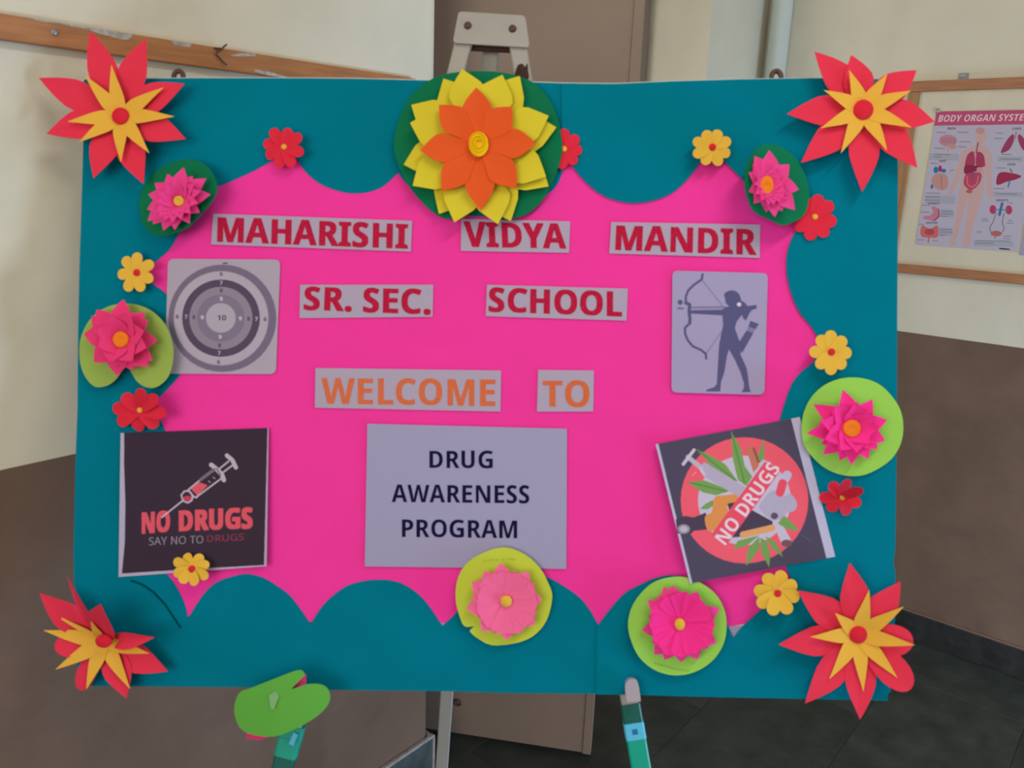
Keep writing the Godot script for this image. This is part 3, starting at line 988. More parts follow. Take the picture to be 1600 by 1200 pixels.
func easel() -> void:
	var e := node("easel", board_xf)
	tag(e, "white painted metal easel with green wrapped front legs holding the board", "easel")
	var W := -0.022
	var ydir := func(p: Vector3) -> float: return (board_xf * p).y
	# front legs, straight from the head to the floor in the board's plane
	for s in 2:
		var a: Vector3 = B(726, 62, W) if s == 0 else B(808, 66, W)
		var mid: Vector3 = B(458, 1135, W) if s == 0 else B(986, 1110, W)
		var h0: float = ydir.call(a)
		var h1: float = ydir.call(mid)
		var foot := a + (mid - a) * ((h0 - 0.006) / (h0 - h1))
		part("front_leg", bar(a, foot, 0.026, 0.014, Vector3(0, 0, 1), 0.002), M.easel_white, e)
		var dn := (foot - a).normalized()
		var fs := part("foot_cap", bar(foot - dn * 0.03, foot + dn * 0.004, 0.03, 0.018, Vector3(0, 0, 1), 0.002), M.brown_metal, e)
		fs.name = "foot_cap"
		# the ribbon wrapped round the leg below the board
		var len := mid.distance_to(foot)
		if s == 1:
			part("green_wrap", bar(mid - dn * 0.012, mid + dn * 0.02, 0.029, 0.017, Vector3(0, 0, 1), 0.002), M.ribbon_dark, e)
			part("green_wrap", bar(mid + dn * 0.02, mid + dn * (len - 0.12), 0.029, 0.019, Vector3(0, 0, 1), 0.002), M.ribbon, e)
			var bt := part("blue_tape", bar(mid + dn * 0.016, mid + dn * 0.041, 0.0302, 0.0205, Vector3(0, 0, 1), 0.002), M.blue_tape, e)
			part("printed_square", bar(mid + dn * 0.0245 + Vector3(0, 0, 0.0105), mid + dn * 0.0325 + Vector3(0, 0, 0.0105), 0.008, 0.0006, Vector3(0, 0, 1), 0.0001), M.blue_ink, bt)
		else:
			var steps := [0.0, 0.02, 0.045, 0.072, 0.1, 0.14, 0.19, len - 0.15]
			for k in steps.size() - 1:
				var w0: float = 0.038 - 0.0022 * minf(k, 5)
				part("green_wrap", bar(mid + dn * (steps[k] - 0.003), mid + dn * (steps[k + 1] + 0.001), w0 - 0.001, 0.016 + 0.002 * (k % 2), Vector3(0, 0, 1), 0.003, null, w0 - 0.002), M.ribbon_dark if k % 3 == 2 else M.ribbon, e)
			part("blue_tape", bar(mid + dn * 0.006 + Vector3(0.009, 0, 0.011), mid + dn * 0.024 + Vector3(0.006, 0, 0.011), 0.008, 0.001, Vector3(0, 0, 1), 0.0002), M.blue_tape, e)
	# rear leg, down to the floor behind the board
	var top := board_inv * (CAM + ray(768, 60) * 1.272)
	var ft := board_inv * (CAM + ray(677, 1350) * 1.84)
	var ftw := board_xf * ft
	ftw.y = 0.0
	ft = board_inv * ftw
	part("rear_leg", bar(top, ft, 0.026, 0.012, Vector3(0, 0, 1), 0.002), M.easel_white, e)
	# head plate with two rivets, and the pivot block behind it
	var hp := part("head_plate", cut_flat(PackedVector2Array([Vector2(720, 18), Vector2(817, 24), Vector2(821, 28), Vector2(827, 70), Vector2(824, 74), Vector2(711, 67), Vector2(708, 63), Vector2(716, 21)]), Vector3.ZERO, W + 0.009, W + 0.012), M.easel_white, e)
	for p in [[731, 40], [801, 45]]:
		var rv := part("rivet", lathe([[0.006, 0.0], [0.0055, 0.002], [0.003, 0.0034], [0.0, 0.0036]], 1, 1, 14), M.brown_metal, hp)
		rv.position = B(p[0], p[1], W + 0.012)
	part("pivot_bar", bar(B(722, 72, W - 0.012), B(822, 77, W - 0.012), 0.012, 0.008, Vector3(0, 0, 1), 0.001), M.brown_metal, e)
	part("worn_patch", cut_disc(smooth_loop([[806, 110], [810, 101], [817, 100], [821, 106], [824, 99], [825, 110], [825, 124], [804, 124]], 3), Vector2(815, 112), Vector3.ZERO, func(_p: Vector2) -> float: return W + 0.0078), M.rust, e)
	# the peg under the board's lower edge, a rounded upright hook on a ledge
	var o := B(990, 1080, 0)
	var pg := smooth_loop([[979, 1094], [977, 1078], [978, 1067], [983, 1062], [989, 1061], [995, 1064], [998, 1072], [1001, 1094], [999, 1096], [982, 1097]], 3)
	part("board_peg", cut_flat(pg, Vector3.ZERO, 0.012, 0.02), M.peg, e)
	part("peg_ledge", cut_flat(PackedVector2Array([Vector2(981, 1089), Vector2(1000, 1089), Vector2(1001, 1096), Vector2(982, 1097)]), Vector3.ZERO, -0.016, 0.013), M.peg, e)
	var pl := smooth_loop([[447, 1092], [446, 1080], [450, 1074], [458, 1073], [464, 1078], [465, 1092], [463, 1096], [449, 1096]], 3)
	part("board_peg", cut_flat(pl, Vector3.ZERO, 0.01, 0.014), M.peg, e)
	part("peg_ledge", cut_flat(PackedVector2Array([Vector2(447, 1080), Vector2(465, 1080), Vector2(465, 1088), Vector2(447, 1088)]), Vector3.ZERO, -0.016, 0.011), M.peg, e)

# ---------------------------------------------------------------- the board

func arc(out: Array, pts: Array) -> void:  # smooth open run through the points
	for i in pts.size() - 1:
		var p0 := v2(pts[maxi(i - 1, 0)])
		var p1 := v2(pts[i])
		var p2 := v2(pts[i + 1])
		var p3 := v2(pts[mini(i + 2, pts.size() - 1)])
		for k in 6:
			out.append(p1.cubic_interpolate(p2, p0, p3, k / 6.0))

const OUT_TOP_LEFT := [[130, 128], [132, 124], [300, 122], [480, 122], [560, 123], [640, 125], [740, 127], [820, 128], [877, 130]]
const OUT_TOP_RIGHT := [[877, 130], [960, 131], [1050, 127], [1150, 124], [1270, 122], [1403, 124]]
const OUT_RIGHT := [[1403, 124], [1403, 300], [1402, 500], [1401, 700], [1399, 860], [1396, 880], [1399, 892], [1399, 960], [1397, 1000], [1397, 1070], [1391, 1075], [1393, 1080], [1387, 1084], [1387, 1095]]
const OUT_BOTTOM_RIGHT := [[1387, 1095], [1300, 1093], [1200, 1091], [1100, 1089], [1000, 1086], [931, 1085]]
const OUT_BOTTOM_LEFT := [[937, 1084], [800, 1083], [700, 1080], [520, 1078], [390, 1074], [150, 1072], [122, 1070]]
const OUT_LEFT := [[122, 1070], [118, 1000], [116, 930], [115, 860], [118, 720], [121, 640], [122, 520], [124, 420], [128, 300], [130, 225], [130, 128]]

func board() -> void:
	var b := node("display_board", board_xf)
	tag(b, "large teal and pink paper covered welcome board on the easel", "display board")
	var full := []
	for run in [OUT_TOP_LEFT, OUT_TOP_RIGHT, OUT_RIGHT, OUT_BOTTOM_RIGHT, OUT_BOTTOM_LEFT, OUT_LEFT]:
		for k in run.size() - 1:
			full.append(v2(run[k]))
	var ply := PackedVector2Array()
	for p in full:
		ply.append(p + (Vector2(760, 600) - p).normalized() * (0.8 if p.y > 140 else -1.2))
	part("backing_panel", cut_flat(ply, Vector3.ZERO, -0.012, -0.002), M.ply, b)
	# pink sheet under the teal border
	var mid := smooth_loop([[200, 235], [440, 205], [750, 215], [1110, 200], [1310, 240], [1345, 540], [1330, 900], [1240, 960], [1135, 980], [940, 990], [690, 973], [485, 990], [295, 975], [200, 930], [185, 640], [195, 430]], 1)
	part("pink_sheet", cut_flat(mid, Vector3.ZERO, -0.0016, -0.0008), M.pink, b)
	var tip := PackedVector2Array([Vector2(1120, 978), Vector2(1175, 978), Vector2(1170, 1010), Vector2(1125, 1010)])
	part("white_margin", cut_flat(tip, Vector3.ZERO, -0.0019, -0.0011), M.sheet_paper, b)
	part("white_margin", cut_flat(PackedVector2Array([Vector2(675, 972.5), Vector2(705, 972.5), Vector2(700, 990), Vector2(680, 990)]), Vector3.ZERO, -0.0019, -0.0011), M.sheet_paper, b)
	# teal border in two sheets with a scalloped opening
	var left := []  # inner edge from the top seam round the left to the bottom seam
	arc(left, [[877, 275], [860, 300], [800, 330], [740, 338], [680, 320], [640, 292], [622, 270]])
	arc(left, [[622, 270], [600, 290], [580, 299], [560, 302], [540, 301], [515, 294], [495, 284], [478, 269], [462, 248], [447, 236]])
	arc(left, [[447, 236], [425, 251], [400, 265], [375, 277], [341, 291], [310, 297], [278, 296]])
	arc(left, [[278, 296], [285, 330], [283, 355], [276, 371], [265, 389], [250, 403], [226, 421]])
	arc(left, [[226, 421], [239, 443], [256, 456], [275, 480], [288, 515], [290, 550], [284, 580], [271, 598], [253, 617], [236, 636]])
	arc(left, [[236, 636], [248, 653], [257, 670], [268, 700], [276, 760], [272, 820], [262, 860], [248, 884]])
	arc(left, [[248, 884], [260, 897], [272, 911], [281, 927], [289, 945], [294, 967]])
	arc(left, [[294, 967], [304, 949], [320, 926], [338, 910], [362, 901], [386, 897], [412, 903], [432, 915], [452, 930], [468, 950], [485, 975]])
	arc(left, [[485, 975], [502, 949], [522, 929], [548, 913], [585, 906], [620, 909], [648, 924], [668, 944], [691, 978]])
	arc(left, [[691, 978], [712, 958], [735, 932], [765, 908], [800, 897], [835, 898], [862, 905], [900, 929], [920, 951], [936, 979]])
	left.append(Vector2(936, 979))
	var pl := PackedVector2Array(left)
	arc(left, [])
	for run in [OUT_BOTTOM_LEFT, OUT_LEFT, OUT_TOP_LEFT]:
		for k in run.size() - (0 if run == OUT_TOP_LEFT else 1):
			pl.append(v2(run[k]))
	part("teal_border_sheet", cut_flat(pl, Vector3.ZERO, -0.0004, 0.0), M.teal, b)
	var right := []
	arc(right, [[933, 979], [950, 956], [975, 928], [1000, 914], [1022, 904], [1050, 899], [1080, 907], [1110, 928], [1130, 962], [1146, 997]])
	arc(right, [[1146, 997], [1162, 977], [1190, 952], [1212, 928], [1236, 905]])
	arc(right, [[1236, 905], [1215, 850], [1204, 790], [1205, 730], [1213, 680], [1224, 637], [1237, 601], [1252, 581], [1270, 566], [1283, 543]])
	arc(right, [[1283, 543], [1272, 517], [1250, 489], [1238, 463], [1230, 432], [1229, 405], [1233, 384], [1241, 365], [1254, 348], [1262, 338]])
	arc(right, [[1262, 338], [1240, 330], [1210, 316], [1180, 300], [1150, 270], [1130, 250], [1113, 232]])
	arc(right, [[1113, 232], [1095, 253], [1075, 279], [1052, 300], [1025, 312], [990, 317.5], [955, 311], [932, 299], [912, 281], [896, 262], [885, 247]])
	right.append(Vector2(885, 247))
	right.append(Vector2(878, 274))
	var pr := PackedVector2Array(right)
	for run in [OUT_TOP_RIGHT, OUT_RIGHT, OUT_BOTTOM_RIGHT]:
		for k in run.size() - (0 if run == OUT_BOTTOM_RIGHT else 1):
			pr.append(v2(run[k]))
	part("teal_border_sheet", cut_flat(pr, Vector3.ZERO, 0.0012, 0.0020), M.teal, b)
	# shade of folds in the border paper, put in as darker teal strips
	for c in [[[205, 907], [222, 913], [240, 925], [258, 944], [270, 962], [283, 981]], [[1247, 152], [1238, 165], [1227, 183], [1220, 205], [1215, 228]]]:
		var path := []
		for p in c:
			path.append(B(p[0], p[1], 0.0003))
		part("crease_shade", tube(path, 0.0014, 6), M.teal_fold_shade, b)
	# brown hanging loops on the top edge
	for c in [[279, 122], [1213, 122]]:
		var path := []
		for k in 11:
			var a := PI * k / 10
			path.append(B(c[0] - 7.5 * cos(a), c[1] - 1 - 10.0 * sin(a), -0.007))
		path.push_front(B(c[0] - 7.5, c[1] + 14, -0.007))
		path.append(B(c[0] + 7.5, c[1] + 14, -0.007))
		part("hanging_loop", tube(path, 0.0038, 8), M.brown_metal, b)

# ---------------------------------------------------------------- paper cards

func card_rows(q: Array, lift: Callable, nn := 8) -> Array:
	var rows := []
	for i in nn + 1:
		var row := []
		for j in nn + 1:
			var u := float(j) / nn
			var v := 1.0 - float(i) / nn
			var p := in_quad(q, u, v)
			row.append(B(p.x, p.y, lift.call(u, v)))
		rows.append(row)
	return rows

func card(called: String, q: Array, m: Material, lift: Callable, uv := false) -> Node3D:
	var c := in_quad(q, 0.5, 0.5)
	var o := B(c.x, c.y, 0.0)
	var t := on_board(called, o)
	var rows := card_rows(q, lift)
	for r in rows:
		for k in r.size():
			r[k] -= o
	part("paper", sheet(rows, 0.0003, uv), m, t)
	return t

func word_cards() -> void:
	var flat := func(_u: float, _v: float) -> float: return 0.0014
	var list := [
		["MAHARISHI", [[333, 334], [644, 345], [642, 393], [330, 382]], [[340, 338], [638, 349], [637, 390], [339, 379]], "red", "white strip reading MAHARISHI in red glitter letters"],
		["VIDYA", [[721, 342], [891, 346], [889, 395], [720, 392]], [[724, 345], [884, 349], [885, 389], [726, 386]], "red", "white strip reading VIDYA in red glitter letters"],
		["MANDIR", [[955, 347], [1188, 351], [1187, 403], [952, 396]], [[963, 351], [1182, 357], [1182, 399], [961, 391]], "red", "white strip reading MANDIR in red glitter letters"],
		["SR. SEC.", [[469, 445], [677, 445], [676, 495], [468, 497]], [[476, 447], [673, 451], [673, 493], [474, 485]], "red", "white strip reading SR. SEC. in red glitter letters"],
		["SCHOOL", [[761, 445], [981, 451], [979, 501], [759, 494]], [[764, 448], [972, 455], [972, 496], [763, 488]], "red", "white strip reading SCHOOL in red glitter letters"],
		["WELCOME", [[493, 575], [783, 579], [782, 643], [492, 637]], [[502, 590], [774, 592], [774, 635], [502, 631]], "orange", "white strip reading WELCOME in orange letters"],
		["TO", [[841, 578], [928, 579], [927, 643], [839, 643]], [[848, 594], [921, 594], [921, 637], [848, 635]], "orange", "small white strip reading TO in orange letters"]]
	for l in list:
		var t := card("word_strip", l[1], M.word_paper, flat)
		tag(t, l[4], "word strip", "word strips on the pink sheet")
		part("lettering", lettering(l[0], l[2], 0.00155, board_inv * t.position, 0.022 if l[3] == "red" else 0.008), M.red_ink if l[3] == "red" else M.orange_ink, t)
	var raise := func(u: float, v: float) -> float: return 0.0016 + 0.003 * pow(maxf(0, u - 0.6) * 2.5, 2) * (1 - v) + 0.0015 * pow(maxf(0, v - 0.7) * 3.3, 2)
	var s := card("paper_sheet", [[574, 662], [886, 670], [885, 889], [570, 885]], M.sheet_paper, func(_u: float, _v: float) -> float: return 0.0022)
	tag(s, "white landscape sheet reading DRUG AWARENESS PROGRAM in dark letters", "paper")
	var o := board_inv * s.position
	part("lettering", lettering("DRUG", [[671, 704], [770, 704], [770, 732], [671, 731]], 0.00235, o), M.navy_ink, s)
	part("lettering", lettering("AWARENESS", [[612, 757], [827, 758], [827, 787], [612, 785]], 0.00235, o), M.navy_ink, s)
	part("lettering", lettering("PROGRAM", [[628, 811], [808, 813], [808, 841], [628, 839]], 0.00235, o), M.navy_ink, s)

func rounded(q: Array, r: float) -> PackedVector2Array:
	var out := PackedVector2Array()
	for k in 4:
		var p := v2(q[k])
		var a := v2(q[(k + 3) % 4])
		var b := v2(q[(k + 1) % 4])
		var pa := p + (a - p).normalized() * r
		var pb := p + (b - p).normalized() * r
		for s in 6:
			var t := s / 5.0
			out.append(pa.lerp(p, t).lerp(p.lerp(pb, t), t))
	return out

# rounded card with a print: outline mesh whose texture runs over the corners' quad
func rounded_card(called: String, q: Array, r: float, m: Material, w: float) -> Node3D:
	var c := in_quad(q, 0.5, 0.5)
	var o := B(c.x, c.y, 0.0)
	var t := on_board(called, o)
	var outline := rounded(q, r)
	var st := stool()
	var rings := 6
	var n := outline.size()
	var helper := Print.new(self, q, 2, 2, Color.WHITE)
	helper.n = Vector2.ONE
	var g := []
	var uvs := []
	for i in rings + 1:
		var row := []
		var urow := []
		for k in n:
			var p := c.lerp(outline[k], float(i) / rings)
			row.append(B(p.x, p.y, w) - o)
			urow.append(helper.place(p))
		g.append(row)
		uvs.append(urow)
	for i in rings:
		for k in n:
			var l := (k + 1) % n
			for e in [[[i, k], [i + 1, k], [i + 1, l]], [[i, k], [i + 1, l], [i, l]]]:
				if i == 0 and e[2][0] == i:
					continue
				for v in e:
					st.set_smooth_group(0)
					st.set_uv(uvs[v[0]][v[1]])
					st.add_vertex(g[v[0]][v[1]])
	var back := Vector3(0, 0, -0.0004)
	st.set_uv(Vector2(0.002, 0.5))
	for k in n:
		var l := (k + 1) % n
		quad(st, g[rings][l] + back, g[rings][k] + back, g[rings][k], g[rings][l])
	part("paper", done(st), m, t)
	return t

func pictures() -> void:
	# black poster with a syringe
	var q := [[40, 80], [1150, 42], [1135, 1078], [25, 1160]]
	var p := Print.new(self, q, 420, 420, rgb(60, 48, 64))
	var white := rgb(178, 170, 200)
	p.poly([[40, 80], [68, 80], [66, 300], [76, 600], [72, 900], [50, 1135], [25, 1165]], white)
	p.poly([[25, 1162], [48, 1133], [600, 1098], [1135, 1068], [1136, 1080]], white)
	p.poly([[1142, 40], [1152, 40], [1138, 1080], [1116, 1080]], white)
	var line := rgb(190, 176, 196)
	p.poly([[560, 492], [632, 448], [695, 472], [616, 548]], rgb(220, 92, 110))
	p.ellipse(542, 572, 34, 22, rgb(190, 70, 92))
	p.line([[350, 712], [505, 588]], 13, line)
	p.line([[495, 545], [520, 515], [555, 515], [580, 550], [575, 585], [545, 603], [510, 590], [495, 545]], 13, line)
	p.line([[548, 505], [735, 352]], 13, line)
	p.line([[608, 560], [790, 425]], 13, line)
	p.line([[548, 505], [590, 560], [612, 562]], 15, line)
	p.line([[720, 318], [760, 350], [800, 390], [815, 432]], 34, line)
	p.line([[760, 345], [790, 395]], 10, rgb(110, 98, 118))
	p.line([[785, 345], [850, 292]], 13, line)
	p.line([[812, 372], [885, 318]], 13, line)
	p.line([[838, 248], [880, 285], [905, 338]], 32, line)
	p.line([[640, 430], [740, 355]], 24, rgb(120, 108, 128))
	p.line([[700, 440], [712, 450]], 6, line)
	p.line([[735, 410], [748, 422]], 6, line)
	p.text("NO", [[198, 668], [412, 655], [412, 824], [198, 840]], rgb(220, 88, 106), true, 0.05)
	p.text("DRUGS", [[476, 654], [1032, 630], [1032, 802], [476, 824]], rgb(220, 88, 106), true, 0.05)
	p.line([[350, 712], [412, 662]], 13, line)
	p.text("SAY NO TO", [[253, 862], [660, 848], [660, 906], [253, 922]], rgb(150, 140, 160), false)
	p.text("DRUGS", [[690, 848], [965, 832], [965, 886], [690, 898]], rgb(150, 62, 86), false)
	var full := func(pts: Array, x: float, y: float, k: float) -> Array:
		var out := []
		for e in pts:
			out.append([x + e[0] / k, y + e[1] / k])
		return out
	var t := card("warning_poster", full.call(q, 180.0, 660.0, 4.8), p.material(), func(u: float, v: float) -> float: return 0.0016 + 0.010 * pow(u, 3) * (0.4 + 0.6 * v) + 0.003 * sin(v * 5.0) * (1 - u) * (1 - u) + 0.003 * (1 - u) * (1 - u), true)
	tag(t, "black square poster with a syringe and red NO DRUGS lettering", "poster", "")
	# tilted poster with the red circle
	q = [[105, 232], [1070, 50], [1308, 985], [335, 1165]]
	p = Print.new(self, q, 460, 450, rgb(80, 74, 98))
	white = rgb(186, 184, 218)
	p.poly([[100, 232], [122, 226], [352, 1165], [330, 1170]], white)
	p.poly([[1010, 58], [1072, 45], [1312, 988], [1250, 1000]], white)
	var red := rgb(234, 94, 116)
	var green := rgb(118, 158, 92)
	var dgreen := rgb(92, 136, 74)
	var dark := rgb(76, 66, 88)
	p.ellipse(700, 608, 428, 423, red)
	p.ellipse(700, 608, 312, 300, rgb(196, 186, 216))
	p.poly([[240, 735], [300, 712], [360, 722], [440, 690], [470, 800], [360, 812], [345, 830], [250, 830]], dark)
	p.ellipse(293, 800, 42, 32, rgb(150, 142, 166))
	p.ellipse(293, 800, 26, 20, rgb(186, 178, 198))
	p.poly([[560, 760], [690, 640], [890, 750], [880, 800], [700, 850], [560, 860]], dark)
	p.poly([[820, 610], [890, 540], [960, 580], [1000, 560], [1040, 600], [1052, 645], [1030, 680], [985, 690], [960, 720], [930, 760], [880, 740], [800, 665]], rgb(176, 168, 200), true)
	p.ellipse(900, 712, 24, 22, rgb(90, 82, 108))
	p.poly([[885, 745], [935, 735], [1012, 872], [950, 905]], rgb(196, 188, 216))
	p.ellipse(982, 895, 36, 24, rgb(120, 88, 96))
	p.poly([[712, 262], [740, 245], [765, 250], [800, 330], [795, 380], [760, 420]], rgb(196, 118, 98))
	p.line([[762, 262], [795, 350]], 16, rgb(150, 84, 78))
	for lf in [[[610, 145], [675, 255], [702, 380], [752, 450], [712, 512], [655, 470], [622, 330]], [[375, 265], [470, 305], [570, 365], [655, 480], [610, 478], [520, 430], [440, 335]], [[320, 485], [430, 474], [540, 515], [600, 545], [510, 574], [425, 556], [365, 520]], [[830, 190], [832, 325], [805, 355], [788, 310]], [[400, 665], [440, 630], [490, 605], [500, 640], [450, 668]], [[965, 710], [1030, 765], [1068, 815], [985, 800], [922, 762]]]:
		p.poly(lf, green)
	for l in [[[612, 150], [700, 490]], [[385, 270], [640, 475]], [[330, 487], [580, 548]]]:
		p.line(l, 9, dgreen)
	p.poly([[392, 392], [430, 350], [705, 518], [660, 585], [425, 445]], rgb(178, 168, 198))
	p.line([[322, 318], [410, 390]], 32, rgb(186, 176, 204))
	p.line([[290, 365], [362, 270]], 22, rgb(200, 192, 216))
	p.line([[405, 395], [430, 435]], 20, rgb(200, 192, 216))
	p.poly([[500, 590], [560, 575], [650, 572], [645, 640], [585, 640], [590, 690], [560, 760], [500, 808], [452, 805], [434, 720], [480, 685]], rgb(218, 144, 84), true)
	p.poly([[585, 630], [640, 620], [600, 680]], rgb(80, 60, 70))
	p.line([[690, 838], [885, 792]], 44, rgb(222, 160, 108))
	for lf in [[[622, 935], [655, 878], [800, 842], [720, 908], [665, 928]], [[710, 1050], [722, 930], [800, 850], [800, 930], [752, 1000]], [[866, 1058], [812, 960], [805, 858], [850, 880], [872, 970]], [[958, 988], [880, 925], [838, 848], [902, 880], [938, 940]]]:
		p.poly(lf, green)
	p.poly([[480, 832], [835, 350], [948, 398], [575, 915]], rgb(228, 82, 106))
	p.text("NO DRUGS", [[497, 852], [862, 345], [944, 396], [575, 912]], rgb(224, 208, 230))
	p.line([[985, 440], [960, 480]], 62, rgb(190, 184, 218))
	p.line([[955, 495], [938, 555]], 58, rgb(228, 82, 106))
	p.line([[350, 440], [375, 420]], 5, rgb(240, 160, 170))
	p.line([[1085, 840], [1150, 885]], 3, rgb(120, 112, 140))
	t = card("warning_poster", full.call(q, 1000.0, 640.0, 4.286), p.material(), func(u: float, v: float) -> float: return 0.004 + 0.014 * pow(1 - u, 2) * (0.35 + 0.65 * v), true)
	tag(t, "tilted square poster with a red prohibition circle and NO DRUGS banner", "poster", "")
	# archery target
	q = [[72, 82], [1075, 90], [1035, 1112], [40, 1108]]
	p = Print.new(self, q, 380, 380, rgb(172, 162, 182))
	var ring := [[557, 613, 482, rgb(118, 106, 132)], [546, 613, 423, rgb(176, 166, 186)], [545, 612, 347, rgb(88, 74, 98)], [544, 612, 282, rgb(142, 132, 152)], [543, 612, 212, rgb(128, 116, 142)], [543, 610, 133, rgb(172, 164, 184)]]
	for e in ring:
		p.ellipse(e[0], e[1], e[2], e[2] * 0.995, e[3])
	var ink := rgb(80, 70, 92)
	for e in [["6", 393, ink], ["7", 314, white], ["8", 245, ink], ["9", 170, rgb(214, 206, 224)]]:
		for d in [[0, -1], [1, 0.03], [-0.06, 1], [-1, -0.03]]:
			var x: float = 547 + d[0] * e[1]
			var y: float = 610 + d[1] * e[1]
			p.text(e[0], [[x - 13, y - 18], [x + 13, y - 18], [x + 13, y + 18], [x - 13, y + 18]], e[2])
	p.text("10", [[512, 585], [590, 585], [590, 632], [512, 632]], ink)
	p.line([[565, 122], [600, 122]], 12, ink)
	t = rounded_card("target_print", full.call(q, 250.0, 390.0, 5.715), 10, p.material(), 0.0016)
	tag(t, "rounded white card printed with grey archery target rings", "picture")
	# archer silhouette
	q = [[58, 70], [872, 92], [842, 1128], [50, 1108]]
	p = Print.new(self, q, 320, 400, rgb(162, 154, 194))
	ink = rgb(90, 88, 132)
	var soft := rgb(128, 124, 166)
	p.line([[310, 150], [490, 378]], 9, soft)
	p.line([[350, 770], [480, 585]], 9, soft)
	p.line([[215, 385], [500, 382]], 20, soft)
	p.line([[315, 102], [308, 145], [240, 192], [192, 240], [172, 292], [172, 345]], 20, ink)
	p.line([[205, 520], [165, 558], [166, 605], [188, 662], [232, 715], [300, 745], [343, 780], [345, 818]], 20, ink)
	p.line([[172, 345], [205, 360], [200, 420], [208, 480], [205, 520]], 28, ink)
	p.ellipse(124, 340, 22, 22, ink)
	p.line([[105, 392], [150, 392]], 12, ink)
	p.poly([[210, 408], [490, 402], [490, 452], [212, 436]], ink)
	p.poly([[488, 395], [520, 378], [560, 372], [640, 345], [680, 390], [655, 440], [605, 505], [590, 560], [615, 630], [640, 700], [640, 790], [690, 900], [702, 970], [712, 1060], [725, 1105], [648, 1106], [668, 1065], [668, 1030], [640, 940], [590, 830], [540, 742], [522, 800], [502, 930], [472, 1020], [466, 1100], [344, 1100], [350, 1084], [412, 1064], [436, 1035], [442, 930], [450, 800], [456, 700], [476, 600], [491, 530], [484, 460]], ink)
	p.poly([[498, 272], [530, 245], [580, 240], [625, 268], [642, 320], [645, 372], [560, 390], [530, 362], [512, 345], [508, 310]], ink, true)
	p.poly([[625, 318], [670, 338], [698, 372], [772, 362], [778, 392], [735, 406], [715, 432], [684, 497], [662, 478], [640, 420]], ink)
	p.ellipse(626, 358, 19, 18, rgb(210, 204, 226))
	p.poly([[690, 580], [748, 602], [652, 772], [612, 700]], ink)
	p.poly([[705, 545], [765, 570], [750, 600], [692, 578]], soft)
	p.poly([[722, 498], [794, 524], [768, 570], [706, 545]], ink)
	t = rounded_card("archer_print", full.call(q, 1040.0, 410.0, 5.453), 9, p.material(), 0.003)
	tag(t, "rounded white card printed with a dark archer silhouette drawing a bow", "picture")

# ---------------------------------------------------------------- paper flowers

func tips(root: Node3D, called: String, c: Vector2, o: Vector3, list: Array, m: Material, width: float, w0: float, lift: float, opt := {}, start := 0.06) -> void:
	for k in list.size():
		var e: Array = list[k]
		var l: float = e[2] if e.size() > 2 else lift
		var a := c.lerp(Vector2(e[0], e[1]), start)
		var pa := B(a.x, a.y, w0 + 0.0004 * (k % 4)) - o
		var pb := B(e[0], e[1], l) - o
		var oo := opt.duplicate()
		var wd := width
		if e.size() > 3:
			oo.merge(e[3], true)
			wd = e[3].get("width", width)
		part(called, petal(pa, pb, wd, oo), m, root)

func star_flower(c: Vector2, red: Array, amber: Array, label: String, r := 0.0125, sy := 1.0, cw := 0.0245) -> void:
	var o := B(c.x, c.y, 0.0)
	var f := on_board("poinsettia_flower", o)
	tag(f, label, "paper flower", "red and yellow star flowers at the board corners")
	tips(f, "red_petal", c, o, red, M.red_paper, 0.045, 0.012, 0.026, {"belly": 0.5, "base": 0.45, "power": 1.35, "fold": 0.10, "cup": 0.004}, 0.08)
	tips(f, "yellow_petal", c, o, amber, M.amber_paper, 0.022, 0.021, 0.034, {"belly": 0.34, "base": 0.75, "power": 1.2, "fold": 0.05, "cup": 0.002}, 0.02)
	var d := part("flower_centre", button(r, 0.004, 1.0, sy), M.disc_paper, f)
	d.position = B(c.x, c.y, cw) - o

